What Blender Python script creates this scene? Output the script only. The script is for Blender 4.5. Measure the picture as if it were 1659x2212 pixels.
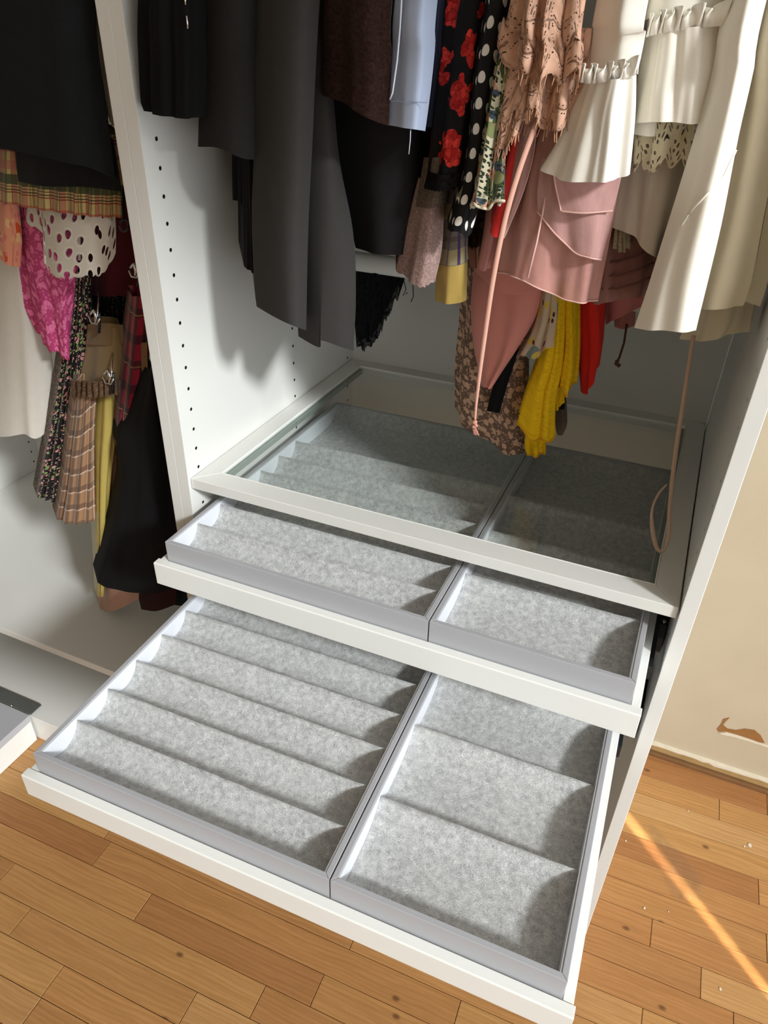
import bpy, bmesh, math, random
from mathutils import Matrix, Vector, noise as mnoise
for o in list(bpy.data.objects): bpy.data.objects.remove(o)
SC = bpy.context.scene
COL = SC.collection
# ------------------------------------------------------------------ camera
CAM = Vector((0.6335, -0.7455, 1.4311))
RX = Vector((0.9150921, 0.4022674, 0.0280606))      # image right
RY = Vector((0.2404186, -0.4883981, -0.8388481))    # image down
RZ = Vector((-0.3237365, 0.7743696, -0.5436418))    # view direction
FPX = 1555.43
IW, IH = 1659, 2212
cd = bpy.data.cameras.new('camera'); co = bpy.data.objects.new('camera', cd); COL.objects.link(co)
cd.sensor_fit = 'VERTICAL'; cd.sensor_height = 36.0; cd.lens = FPX / IH * 36.0; cd.clip_start = .02
m = Matrix.Identity(4)
for r in range(3):
    m[r][0] = RX[r]; m[r][1] = -RY[r]; m[r][2] = -RZ[r]; m[r][3] = CAM[r]
co.matrix_world = m
SC.camera = co
# ------------------------------------------------------------------ light and exposure
SC.view_settings.view_transform = 'Standard'; SC.view_settings.look = 'None'
SC.view_settings.gamma = 1.0; SC.view_settings.exposure = 0.14; SC.view_settings.use_curve_mapping = False
wd = bpy.data.worlds.new('room_air'); SC.world = wd; wd.use_nodes = True
wd.node_tree.nodes['Background'].inputs[0].default_value = (.95, .98, 1.0, 1)
wd.node_tree.nodes['Background'].inputs[1].default_value = 1.85
def look_rot(d):
    return Vector(d).to_track_quat('-Z', 'Y').to_euler()
# hazy low sun through the wide window in the right-hand wall
EL = math.radians(29)
KEY = Vector((-.872 * math.cos(EL), .489 * math.cos(EL), -math.sin(EL)))
kl = bpy.data.lights.new('hazy_sun', 'SUN'); ko = bpy.data.objects.new('hazy_sun', kl); COL.objects.link(ko)
kl.energy = 3.1; kl.angle = math.radians(6.5); kl.color = (.955, .985, 1.0)
ko.rotation_euler = look_rot(KEY); ko.location = (4, -3, 3)
# narrow beam of undimmed sun that slips past the window frame onto the floor
bl = bpy.data.lights.new('sunbeam', 'AREA'); bo = bpy.data.objects.new('sunbeam', bl); COL.objects.link(bo)
bl.shape = 'RECTANGLE'; bl.size = .006; bl.size_y = .46; bl.energy = .095; bl.spread = math.radians(1.2); bl.color = (1.0, .90, .74)
E2 = math.radians(35); BD = Vector((-.743 * math.cos(E2), .668 * math.cos(E2), -math.sin(E2)))
bc = Vector((.985, .195, 0)) - BD * 1.35
bz = -BD; bx = Vector((.668, .743, 0)).normalized(); by = bz.cross(bx)
bm_ = Matrix.Identity(4)
for r in range(3):
    bm_[r][0] = bx[r]; bm_[r][1] = by[r]; bm_[r][2] = bz[r]; bm_[r][3] = bc[r]
bo.matrix_world = bm_

# ------------------------------------------------------------------ helpers
def at(u, v, y):
    """a photo point at depth y (metres into the room)"""
    d = RX * ((u - IW / 2) / FPX) + RY * ((v - IH / 2) / FPX) + RZ
    return CAM + d * ((y - CAM.y) / d.y)
def at_z(u, v, z):
    d = RX * ((u - IW / 2) / FPX) + RY * ((v - IH / 2) / FPX) + RZ
    return CAM + d * ((z - CAM.z) / d.z)
def px(p):
    q = Vector(p) - CAM; w = q.dot(RZ)
    return (IW / 2 + FPX * q.dot(RX) / w, IH / 2 + FPX * q.dot(RY) / w)
def tag(o, label, cat, group=None, kind=None):
    o['label'] = label
    if cat: o['category'] = cat
    if group: o['group'] = group
    if kind: o['kind'] = kind
    return o
def struct(o): o['kind'] = 'structure'; return o
def empty(name, loc=(0, 0, 0), rot=(0, 0, 0)):
    o = bpy.data.objects.new(name, None); COL.objects.link(o); o.location = loc; o.rotation_euler = rot
    o.empty_display_size = .05
    return o
def mesh(name, V, F, mat, parent=None, smooth=False, world=False):
    me = bpy.data.meshes.new(name); me.from_pydata([tuple(v) for v in V], [], F); me.update()
    if smooth: me.polygons.foreach_set('use_smooth', [True] * len(me.polygons))
    o = bpy.data.objects.new(name, me); COL.objects.link(o)
    if mat: me.materials.append(mat)
    if parent:
        o.parent = parent
        if world: o.matrix_parent_inverse = (Matrix.Translation(parent.location) @ parent.rotation_euler.to_matrix().to_4x4()).inverted()
    return o
def boxvf(x0, x1, y0, y1, z0, z1):
    V = [(x0, y0, z0), (x1, y0, z0), (x1, y1, z0), (x0, y1, z0), (x0, y0, z1), (x1, y0, z1), (x1, y1, z1), (x0, y1, z1)]
    return V, [(0, 3, 2, 1), (4, 5, 6, 7), (0, 1, 5, 4), (1, 2, 6, 5), (2, 3, 7, 6), (3, 0, 4, 7)]
def bevelled(o, w=.001, seg=2):
    b = o.modifiers.new('bevel', 'BEVEL'); b.width = w; b.segments = seg; b.limit_method = 'ANGLE'
    return o
def box(name, x0, x1, y0, y1, z0, z1, mat, parent=None, world=False, bev=.001):
    V, F = boxvf(x0, x1, y0, y1, z0, z1)
    o = mesh(name, V, F, mat, parent, world=world)
    if bev: bevelled(o, bev)
    return o
def prism(name, pts, axis, a, b, mat, parent=None, world=False, bev=0):
    """extrude a polygon (2-D points) along an axis"""
    def mk(p, t):
        return {'x': (t, p[0], p[1]), 'y': (p[0], t, p[1]), 'z': (p[0], p[1], t)}[axis]
    n = len(pts); V = [mk(p, a) for p in pts] + [mk(p, b) for p in pts]
    F = [tuple(range(n)), tuple(range(2 * n - 1, n - 1, -1))] + [(i, i + n, (i + 1) % n + n, (i + 1) % n) for i in range(n)]
    o = mesh(name, V, F, mat, parent, world=world)
    bm = bmesh.new(); bm.from_mesh(o.data); bmesh.ops.recalc_face_normals(bm, faces=bm.faces); bm.to_mesh(o.data); bm.free()
    if bev: bevelled(o, bev)
    return o
def tube(name, pts, r, mat, parent=None, n=10, world=False, closed=False):
    pts = [Vector(p) for p in pts]; V = []; F = []
    N = len(pts)
    for i, p in enumerate(pts):
        a = pts[(i - 1) % N] if (closed or i > 0) else p; b = pts[(i + 1) % N] if (closed or i < N - 1) else p
        t = (b - a).normalized(); up = Vector((0, 0, 1)) if abs(t.z) < .9 else Vector((1, 0, 0))
        e1 = t.cross(up).normalized(); e2 = t.cross(e1)
        rr = r[i] if isinstance(r, (list, tuple)) else r
        for k in range(n):
            an = 2 * math.pi * k / n; V.append(p + (e1 * math.cos(an) + e2 * math.sin(an)) * rr)
    for i in range(N if closed else N - 1):
        j = (i + 1) % N
        for k in range(n): F.append((i * n + k, i * n + (k + 1) % n, j * n + (k + 1) % n, j * n + k))
    if not closed: F += [tuple(range(n - 1, -1, -1)), tuple(range((N - 1) * n, N * n))]
    return mesh(name, V, F, mat, parent, smooth=True, world=world)
def cr(P, t):
    """Catmull-Rom through list P (Vectors), t in 0..1"""
    n = len(P) - 1
    if n == 0: return P[0].copy()
    x = min(max(t, 0), 1) * n; i = min(int(x), n - 1); f = x - i
    p1, p2 = P[i], P[i + 1]; p0 = P[i - 1] if i else p1 * 2 - p2; p3 = P[i + 2] if i + 2 <= n else p2 * 2 - p1
    return .5 * ((2 * p1) + (p2 - p0) * f + (2 * p0 - 5 * p1 + 4 * p2 - p3) * f * f + (3 * p1 - p0 - 3 * p2 + p3) * f ** 3)

# ------------------------------------------------------------------ material helpers
def lin(r, g, b):
    f = lambda c: (c / 255 / 12.92) if c <= 10 else ((c / 255 + .055) / 1.055) ** 2.4
    return (f(r), f(g), f(b), 1)
class G:
    def __init__(s, name, rough=.85, spec=.3):
        s.m = bpy.data.materials.new(name); s.m.use_nodes = True; s.t = s.m.node_tree
        s.b = s.t.nodes['Principled BSDF']; s.out = s.t.nodes['Material Output']
        s.b.inputs['Roughness'].default_value = rough; s.b.inputs['Specular IOR Level'].default_value = spec
        s._uv = None
    def n(s, ty, ins=None, **kw):
        nd = s.t.nodes.new(ty)
        for k, v in kw.items(): setattr(nd, k, v)
        for k, v in (ins or {}).items(): s.set(nd.inputs[k], v)
        return nd
    def set(s, inp, v):
        if isinstance(v, bpy.types.NodeSocket): s.t.links.new(v, inp)
        else: inp.default_value = v
    def uv(s):
        if not s._uv: s._uv = s.n('ShaderNodeTexCoord')
        return s._uv.outputs['UV']
    def obj(s):
        if not s._uv: s._uv = s.n('ShaderNodeTexCoord')
        return s._uv.outputs['Object']
    def math(s, op, a, b=0.0, c=None, clamp=False):
        ins = {0: a, 1: b}
        if c is not None: ins[2] = c
        return s.n('ShaderNodeMath', ins, operation=op, use_clamp=clamp).outputs[0]
    def vec(s, op, a, b=(0, 0, 0)):
        nd = s.n('ShaderNodeVectorMath', {0: a, 1: b}, operation=op)
        return nd.outputs['Value'] if op in ('LENGTH', 'DISTANCE', 'DOT_PRODUCT') else nd.outputs['Vector']
    def scale(s, v, f): return s.vec('MULTIPLY', v, f if isinstance(f, tuple) else (f, f, f))
    def sep(s, v):
        nd = s.n('ShaderNodeSeparateXYZ', {0: v}); return nd.outputs[0], nd.outputs[1], nd.outputs[2]
    def comb(s, x, y, z=0.0): return s.n('ShaderNodeCombineXYZ', {0: x, 1: y, 2: z}).outputs[0]
    def noise(s, v, sc, det=2.0, rough=.5, out='Fac', dist=0.0):
        return s.n('ShaderNodeTexNoise', {'Vector': v, 'Scale': sc, 'Detail': det, 'Roughness': rough, 'Distortion': dist}).outputs[out]
    def voro(s, v, sc, feat='F1', out='Distance', rnd=1.0):
        return s.n('ShaderNodeTexVoronoi', {'Vector': v, 'Scale': sc, 'Randomness': rnd}, feature=feat, voronoi_dimensions='2D').outputs[out]
    def step(s, x, lo, hi): 
        nd = s.n('ShaderNodeMapRange', {0: x, 1: lo, 2: hi, 3: 0.0, 4: 1.0}, clamp=True); return nd.outputs[0]
    def mix(s, f, a, b):
        nd = s.n('ShaderNodeMix', data_type='RGBA'); s.set(nd.inputs[0], f); s.set(nd.inputs[6], a); s.set(nd.inputs[7], b); return nd.outputs[2]
    def warp(s, v, sc, amt):
        c = s.noise(v, sc, 2, out='Color'); d = s.vec('SUBTRACT', c, (.5, .5, .5)); return s.vec('ADD', v, s.scale(d, amt))
    def color(s, c): s.set(s.b.inputs['Base Color'], c); return s
    def bump(s, h, st=.2, dist=.001):
        nd = s.n('ShaderNodeBump', {'Height': h, 'Strength': st, 'Distance': dist}); s.t.links.new(nd.outputs[0], s.b.inputs['Normal']); return s
    def alpha(s, a):
        s.set(s.b.inputs['Alpha'], a); return s
    def sheen(s, w=.3):
        s.b.inputs['Sheen Weight'].default_value = w; return s
def paint(name, rgb, rough=.45, spec=.35, var=.03, sc=3, bump=.0):
    g = G(name, rough, spec); c = lin(*rgb)
    f = g.noise(g.obj(), sc, 4)
    dk = tuple(x * (1 - var * 2) for x in c[:3]) + (1,)
    g.color(g.mix(f, dk, c))
    if bump: g.bump(g.noise(g.obj(), 900, 2), bump, .0004)
    return g.m
WHITE = paint('white_laminate', (222, 222, 217), .42, .4, .015, bump=.05)
WHITE_IN = paint('white_foil_lining', (220, 223, 229), .5, .35, .01)
RAILW = paint('white_tray_paint', (236, 237, 232), .33, .45, .015)
ALU = paint('silver_grey_foil', (174, 175, 179), .38, .5, .02)
SHELFP = paint('pale_grey_shelf_frame', (226, 226, 220), .36, .45, .015)
DARKP = paint('black_plastic', (20, 23, 26), .4, .5, .02)
EDGE = paint('edge_gap', (40, 38, 34), .9, .1, .02)
METALG = paint('grey_steel', (120, 122, 120), .35, .6, .03); METALG.node_tree.nodes['Principled BSDF'].inputs['Metallic'].default_value = .6
CHROME = paint('chrome', (225, 225, 225), .12, .5, .01); CHROME.node_tree.nodes['Principled BSDF'].inputs['Metallic'].default_value = 1.0
def felt_mat():
    g = G('grey_wool_felt', 1.0, .05)
    o = g.obj()
    w = g.warp(o, 60, .010)
    fib = g.noise(g.scale(w, (1.0, 1.9, 1.5)), 620, 3, .7)
    clump = g.noise(o, 130, 3, .6)
    big = g.noise(o, 22, 2)
    f = g.math('ADD', g.math('MULTIPLY', fib, .62), g.math('MULTIPLY', clump, .38))
    f = g.step(f, .36, .64)
    c = g.mix(f, lin(142, 144, 145), lin(226, 227, 225))
    dk = g.step(g.noise(g.scale(w, (1, 1.5, 1.3)), 260, 2), .64, .74)
    c = g.mix(g.math('MULTIPLY', dk, .45), c, lin(104, 107, 110))
    c = g.mix(g.math('MULTIPLY', g.step(big, .3, .8), .22), c, lin(222, 222, 219))
    g.color(c); g.bump(f, .55, .0012); g.sheen(.25)
    return g.m
FELT = felt_mat()
def wood_mat():
    g = G('oak_strip_floor', .38, .4)
    inf = g.n('ShaderNodeObjectInfo'); rnd = inf.outputs['Random']; loc = inf.outputs['Location']
    o = g.vec('ADD', g.obj(), g.comb(g.math('MULTIPLY', rnd, 137.0), g.math('MULTIPLY', rnd, 91.0), 0.0))
    w = g.warp(o, 6, .02)
    grain = g.noise(g.scale(w, (2.2, 55, 10)), 2.4, 5, .65)
    fine = g.noise(g.scale(o, (10, 260, 40)), 2.5, 3, .7)
    cath = g.n('ShaderNodeTexWave', {'Vector': g.scale(w, (.35, 7.5, 1)), 'Scale': 5.0, 'Distortion': 6.0, 'Detail': 3.0, 'Detail Scale': 1.4}, bands_direction='Y').outputs['Fac']
    c = g.mix(g.step(grain, .3, .7), lin(170, 141, 104), lin(196, 167, 128))
    c = g.mix(g.math('MULTIPLY', g.step(cath, .45, .95), .32), c, lin(162, 126, 86))
    c = g.mix(g.math('MULTIPLY', g.step(fine, .52, .75), .35), c, lin(136, 102, 70))
    tone = g.n('ShaderNodeValToRGB', {0: rnd}); e = tone.color_ramp.elements
    e[0].position = 0; e[0].color = lin(214, 176, 144); e[1].position = 1; e[1].color = lin(250, 232, 204)
    k = e.new(.35); k.color = lin(248, 224, 184); k = e.new(.6); k.color = lin(226, 190, 154); k = e.new(.8); k.color = lin(244, 214, 176)
    mm = g.n('ShaderNodeMix', data_type='RGBA', blend_type='MULTIPLY'); mm.inputs[0].default_value = 1
    g.set(mm.inputs[6], c); g.set(mm.inputs[7], tone.outputs[0])
    kn = g.voro(g.scale(w, (1, 1.7, 1)), 3.0); kn = g.math('SUBTRACT', 1.0, g.step(kn, .010, .030))
    c = g.mix(g.math('MULTIPLY', kn, .75), mm.outputs[2], lin(74, 44, 24))
    g.color(c); g.bump(grain, .12, .0006)
    return g.m
WOOD = wood_mat()
def wall_mat():
    g = G('beige_wall_paint', .7, .25); o = g.obj()
    f = g.noise(o, 5, 4); c = g.mix(f, lin(172, 158, 134), lin(188, 175, 152))
    g.color(c); g.bump(g.noise(o, 320, 3), .25, .0008); return g.m
WALL = wall_mat()
CEIL = paint('white_ceiling_paint', (240, 236, 228), .9, .1, .02)
LWALL = paint('pale_cream_wall_paint', (232, 222, 202), .85, .15, .03)
TAN = paint('bare_tan_plaster_edge', (178, 146, 96), .8, .2, .25, 30, .5)
BROWN = paint('bare_brown_board', (150, 106, 62), .9, .1, .12, 40, .5)
CHIP = paint('white_paint_flake', (214, 204, 184), .7, .2, .08, 60)
BLOCKER = paint('blocker_cloth', (235, 228, 214), .9, .1, .03)

# ------------------------------------------------------------------ the room
fl = struct(box('floor', -2.2, 2.05, -3.3, .62, -.03, -.0045, WOOD, bev=0))
TH = math.atan(.026); PIT = .0573; T0 = .441
random.seed(7)
def ft(u, v):
    p = at_z(u, v, 0); return (p.x * math.cos(TH) + p.y * math.sin(TH), -p.x * math.sin(TH) + p.y * math.cos(TH))
known = {}
for u, v in ((1553.7, 1745), (1657, 1735), (1406, 2020), (1514, 2122), (1584.5, 2196), (217, 1845), (304.6, 1964), (42, 1992), (110.5, 2123), (994, 2166)):
    s, t = ft(u, v); known.setdefault(int(math.floor((T0 - t) / PIT)), []).append(s)
rowmat = {}
for k in range(-3, 24):
    t1 = T0 - k * PIT; t0 = t1 - PIT
    if t1 > .60: t1 = .60
    js = sorted(known.get(k, []))
    lo, hi = -1.45, 1.55
    cuts = [lo]
    pts = sorted(js)
    s = lo + random.uniform(.2, .7)
    while s < hi - .15:
        if all(abs(s - q) > .32 for q in pts): cuts.append(s)
        s += random.uniform(.38, .95)
    cuts = sorted(cuts + pts) + [hi]
    for a, b in zip(cuts[:-1], cuts[1:]):
        cx, cy = (a + b) / 2, (t0 + t1) / 2; hx, hy = (b - a) / 2 - .0006, (t1 - t0) / 2 - .00055
        V, F = boxvf(-hx, hx, -hy, hy, -.0042, random.uniform(-.0004, 0))
        o = mesh('plank', V, F, WOOD, fl); bevelled(o, .0006, 1)
        o.location = (cx * math.cos(TH) - cy * math.sin(TH), cx * math.sin(TH) + cy * math.cos(TH), 0); o.rotation_euler = (0, 0, TH)
wb = struct(box('wall_back', -2.2, 2.05, .600, .70, -.03, 2.62, WALL, bev=0))
# the wall on the right with its wide window
wx = 1.95
wr = struct(box('wall_right', wx, wx + .12, -3.3, -2.6, -.03, 2.62, WALL, bev=0))
box('wall_panel', wx, wx + .12, -2.6, .70, 2.50, 2.62, WALL, wr, world=True, bev=0)
box('wall_panel', wx, wx + .12, .30, .70, -.03, 2.50, WALL, wr, world=True, bev=0)
struct(box('ceiling', -2.2, 2.07, -3.3, .70, 2.62, 2.70, CEIL, bev=0))
struct(box('wall_front', -2.2, 2.07, -3.42, -3.3, -.03, 2.62, LWALL, bev=0))
struct(box('wall_left', -2.32, -2.2, -3.42, .70, -.03, 2.62, LWALL, bev=0))
rb = empty('sun_blocker', (wx + .03, -2.0, 2.0)); tag(rb, 'unseen cream sheet in the window on the right, added to shade the left wardrobe', 'light blocker')  # unseen sheet added in the opening to keep sun off the left wardrobe
box('blocker_sheet', wx + .02, wx + .022, -2.62, -1.56, 1.93, 2.48, BLOCKER, rb, True, 0)
tube('blocker_bar', [(wx + .021, -2.62, 1.925), (wx + .021, -1.56, 1.925)], .008, BLOCKER, rb, world=True)
# trim of bare plaster at the foot of the back wall
g0 = .0
tr = struct(box('trim_1', .735, 1.94, .590, .5998, .012, .0305, TAN, bev=.002))
struct(box('baseboard_back', .735, 1.94, .582, .5998, 0.0, .0105, paint('dark_gap_board', (128, 92, 58), .8, .2, .2, 30), bev=.002))
random.seed(3)
top = []; low = []
for i in range(70):
    x = .735 + i * .0175; top.append((x, .0335 + random.uniform(0, .0012))); low.append((x + random.uniform(-.006, .006), .0300 + random.uniform(-.0045, .0015)))
prism('ragged_paint_edge', top + low[::-1], 'y', .5892, .6002, CHIP, wb)
# the torn patch of wall paint
def wallpt(u, v): p = at(u, v, .5995); return (p.x, p.z)
patch = [(1553, 1581), (1549, 1575), (1558, 1564), (1563, 1553), (1576, 1550), (1566, 1560), (1562, 1566), (1572, 1574), (1590, 1577), (1609, 1574), (1630, 1577), (1643, 1588), (1652, 1605), (1640, 1603), (1615, 1594), (1590, 1586), (1568, 1580)]
prism('torn_paint_patch', [wallpt(*p) for p in patch], 'y', .5990, .6005, BROWN, wb)
lip = [(1553, 1583), (1568, 1582), (1590, 1588), (1615, 1596), (1640, 1605), (1659, 1610), (1659, 1614), (1615, 1600), (1588, 1592), (1560, 1586)]
prism('torn_paint_edge', [wallpt(*p) for p in lip], 'y', .5982, .6005, CHIP, wb)

# ------------------------------------------------------------------ wardrobes
W = .7066; DEP = .574; HT = 2.36
def panel_with_holes(name, x0, x1, holes, face, parent):
    """side panel, holes = [(y, z)] bored into its inner face ('+x' or '-x')"""
    o = box(name, x0, x1, 0, DEP, 0, HT, WHITE, parent, world=True, bev=0)
    V = []; F = []
    xa, xb = (x1 - .011, x1 + .002) if face == '+x' else (x0 - .002, x0 + .011)
    for (y, z) in holes:
        b = len(V); n = 12
        for xx in (xa, xb):
            for k in range(n):
                an = 2 * math.pi * k / n; V.append((xx, y + .0026 * math.cos(an), z + .0026 * math.sin(an)))
        F += [tuple(range(b + n - 1, b - 1, -1)), tuple(range(b + n, b + 2 * n))]
        F += [(b + k, b + (k + 1) % n, b + n + (k + 1) % n, b + n + k) for k in range(n)]
    c = mesh('cutter', V, F, EDGE, parent, world=True)
    md = o.modifiers.new('holes', 'BOOLEAN'); md.object = c; md.operation = 'DIFFERENCE'; md.solver = 'EXACT'
    o.data.materials.append(EDGE)
    dg = bpy.context.evaluated_depsgraph_get(); me = bpy.data.meshes.new_from_object(o.evaluated_get(dg))
    o.modifiers.clear(); o.data = me
    bpy.data.objects.remove(c)
    bevelled(o, .0009, 2)
    return o
def holeset(zlo, zhi):
    H = []
    k0 = int((1.33 - zhi) / .032) - 1; k1 = int((1.33 - zlo) / .032) + 1
    for k in range(k0, k1):
        z = 1.33 - .032 * k
        for y in (.028, .3251, .545): H.append((y, z))
    return H
wr_ = empty('wardrobe', (W / 2, .287, 0)); tag(wr_, 'open white wardrobe holding the pulled-out trays and the glass shelf', 'wardrobe')
panel_with_holes('side_panel', -.018, 0, holeset(.60, 1.5), '+x', wr_)
rp = panel_with_holes('side_panel', W + .0005, W + .0185, holeset(.60, 1.45), '-x', wr_)
box('back_panel', 0, W, DEP - .006, DEP, .08, HT - .018, WHITE, wr_, True, 0)
box('bottom_panel', 0, W, 0.0, DEP - .006, .062, .080, WHITE, wr_, True)
box('plinth', 0, W, .004, .020, 0, .062, WHITE, wr_, True)
box('top_panel', 0, W, 0.0, DEP - .006, HT - .018, HT, WHITE, wr_, True)
LX = -1.02
wl_ = empty('wardrobe', (-.53, .287, 0)); tag(wl_, 'wider open white wardrobe at the left with short skirts hanging low', 'wardrobe')
panel_with_holes('side_panel', -.0365, -.0185, holeset(.60, 1.45), '-x', wl_)
panel_with_holes('side_panel', LX - .018, LX, [(y, 1.33 - .032 * k + .012) for k in range(10, 31) for y in (.028, .33, .545)], '+x', wl_)
box('back_panel', LX, -.0365, DEP - .006, DEP, .08, HT - .018, WHITE, wl_, True, 0)
box('bottom_panel', LX, -.0365, 0.0, DEP - .006, .062, .080, WHITE, wl_, True)
box('plinth', LX, -.0365, .002, .018, 0, .0615, WHITE, wl_, True)
box('top_panel', LX, -.0365, 0.0, DEP - .006, HT - .018, HT, WHITE, wl_, True)
sh = box('wardrobe_shelf', LX + .001, -.0375, .002, DEP - .007, .338, .356, WHITE)
tag(sh, 'white shelf board low inside the left wardrobe', 'shelf')
# base of the unit that stands across the corner in front of the left wardrobe
cb = empty('corner_wardrobe', (-.85, -.3, 0)); tag(cb, 'low white wardrobe base in the lower left corner with a steel strip', 'wardrobe base')
box('plinth', -1.14, -.5645, -.75, -.003, 0, .066, WHITE, cb, True, .0015)
box('base_board', -1.14, -.5625, -.75, -.002, .0665, .086, ALU, cb, True, .0015)
st = box('steel_strip', -1.14, -.560, -.0015, .032, .0862, .0885, METALG, cb, True, .0008)
tube('screw', [at_z(25, 1524, .0886), at_z(25, 1524, .0896)], .003, CHROME, cb, world=True)

# ------------------------------------------------------------------ glass shelf
zs = .8731; ts = .0171
gs = empty('glass_shelf', (0, .005, zs), (0, -math.atan(.0052 / W), 0))
tag(gs, 'glass shelf in a pale grey frame above the two trays', 'shelf')
SW = W - .0015; SD = .5665; BL = .0306; BF = .034
def rail(pts, prof=None):
    o = prism('frame_rail', pts, 'z', -ts, 0, SHELFP, gs, bev=.0008); return o
g_ = .00012
rail([(.001, 0), (SW, 0), (SW - BL, BF), (.001 + BL, BF)])
rail([(.001, SD), (.001 + BL, SD - BF), (SW - BL, SD - BF), (SW, SD)])
rail([(.001, g_), (.001 + BL - g_, BF), (.001 + BL - g_, SD - BF), (.001, SD - g_)])
rail([(SW, g_), (SW, SD - g_), (SW - BL + g_, SD - BF), (SW - BL + g_, BF)])
lipm = paint('bright_glass_seal', (240, 240, 235), .25, .5, .01)
for a, b, c, d in ((.001 + BL, SW - BL, BF, BF + .0016), (.001 + BL, SW - BL, SD - BF - .0016, SD - BF)):
    box('seal', a, b, c, d, -.006, .0004, lipm, gs, bev=.0003)
for a, b in ((.001 + BL, .001 + BL + .0016), (SW - BL - .0016, SW - BL)):
    box('seal', a, b, BF + .0016, SD - BF - .0016, -.006, .0004, lipm, gs, bev=.0003)
def glass_mat():
    g = G('green_tinted_glass'); t = g.t
    tr = g.n('ShaderNodeBsdfTransparent', {0: (.945, .96, .95, 1)}); gl = g.n('ShaderNodeBsdfGlossy', {0: (1, 1, 1, 1), 'Roughness': .015})
    fc = g.n('ShaderNodeLayerWeight', {0: .5}).outputs['Facing']; fr = g.math('MULTIPLY_ADD', g.math('POWER', fc, 5.0), .9, .035)
    mx = g.n('ShaderNodeMixShader', {0: fr, 1: tr.outputs[0], 2: gl.outputs[0]})
    t.links.new(mx.outputs[0], g.out.inputs[0]); return g.m
GLASS = glass_mat()
box('glass_pane', .001 + BL + .0017, SW - BL - .0017, BF + .0017, SD - BF - .0017, -.0065, -.0022, GLASS, gs, bev=0)
ge = paint('green_glass_edge', (134, 146, 138), .2, .5, .02)
# underside rebate that carries the pane
for a, b, c, d in ((.001 + BL - .002, .001 + BL + .007, BF, SD - BF), (SW - BL - .007, SW - BL + .002, BF, SD - BF)):
    box('glass_ledge', a, b, c, d, -.016, -.0067, ge, gs, bev=.0004)

# ------------------------------------------------------------------ trays, inserts, felt
TW = .6865; RH = .038
def make_tray(loc, rot, label, slide0):
    t = empty('pull_out_tray', loc, rot); tag(t, label, 'tray', 'pull-out trays')
    # front rail with a small step at its back edge
    prism('front_rail', [(0, -RH), (0, -.0012), (.0012, 0), (.0125, 0), (.0125, -.004), (.0135, -RH + .003), (.0135, -RH)], 'x', 0, TW, RAILW, t, bev=.0006)
    for a, b in ((.0022, .0148), (TW - .0128, TW - .0022)):
        prism('side_rail', [(.0138, -.030), (.0138, -.0015), (.5600, -.0015), (.5600, -.030)], 'x', a, b, RAILW, t, bev=.0008)
    box('base', .0150, TW - .0130, .0138, .5600, -.012, -.0030, RAILW, t, bev=0)
    for a, b in ((-.0034, .0018), (TW - .0018, TW + .0042)):
        prism('slide', [(slide0, -.034), (slide0, -.012), (.5600, -.012), (.5600, -.034)], 'x', a, b, DARKP, t, bev=.0005)
    box('back_rail', .0150, TW - .0130, .5605, .5680, -.030, -.0015, RAILW, t, bev=.0006)
    return t
INS_Y = .0139; ZT = .0328; IL = .5425
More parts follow.
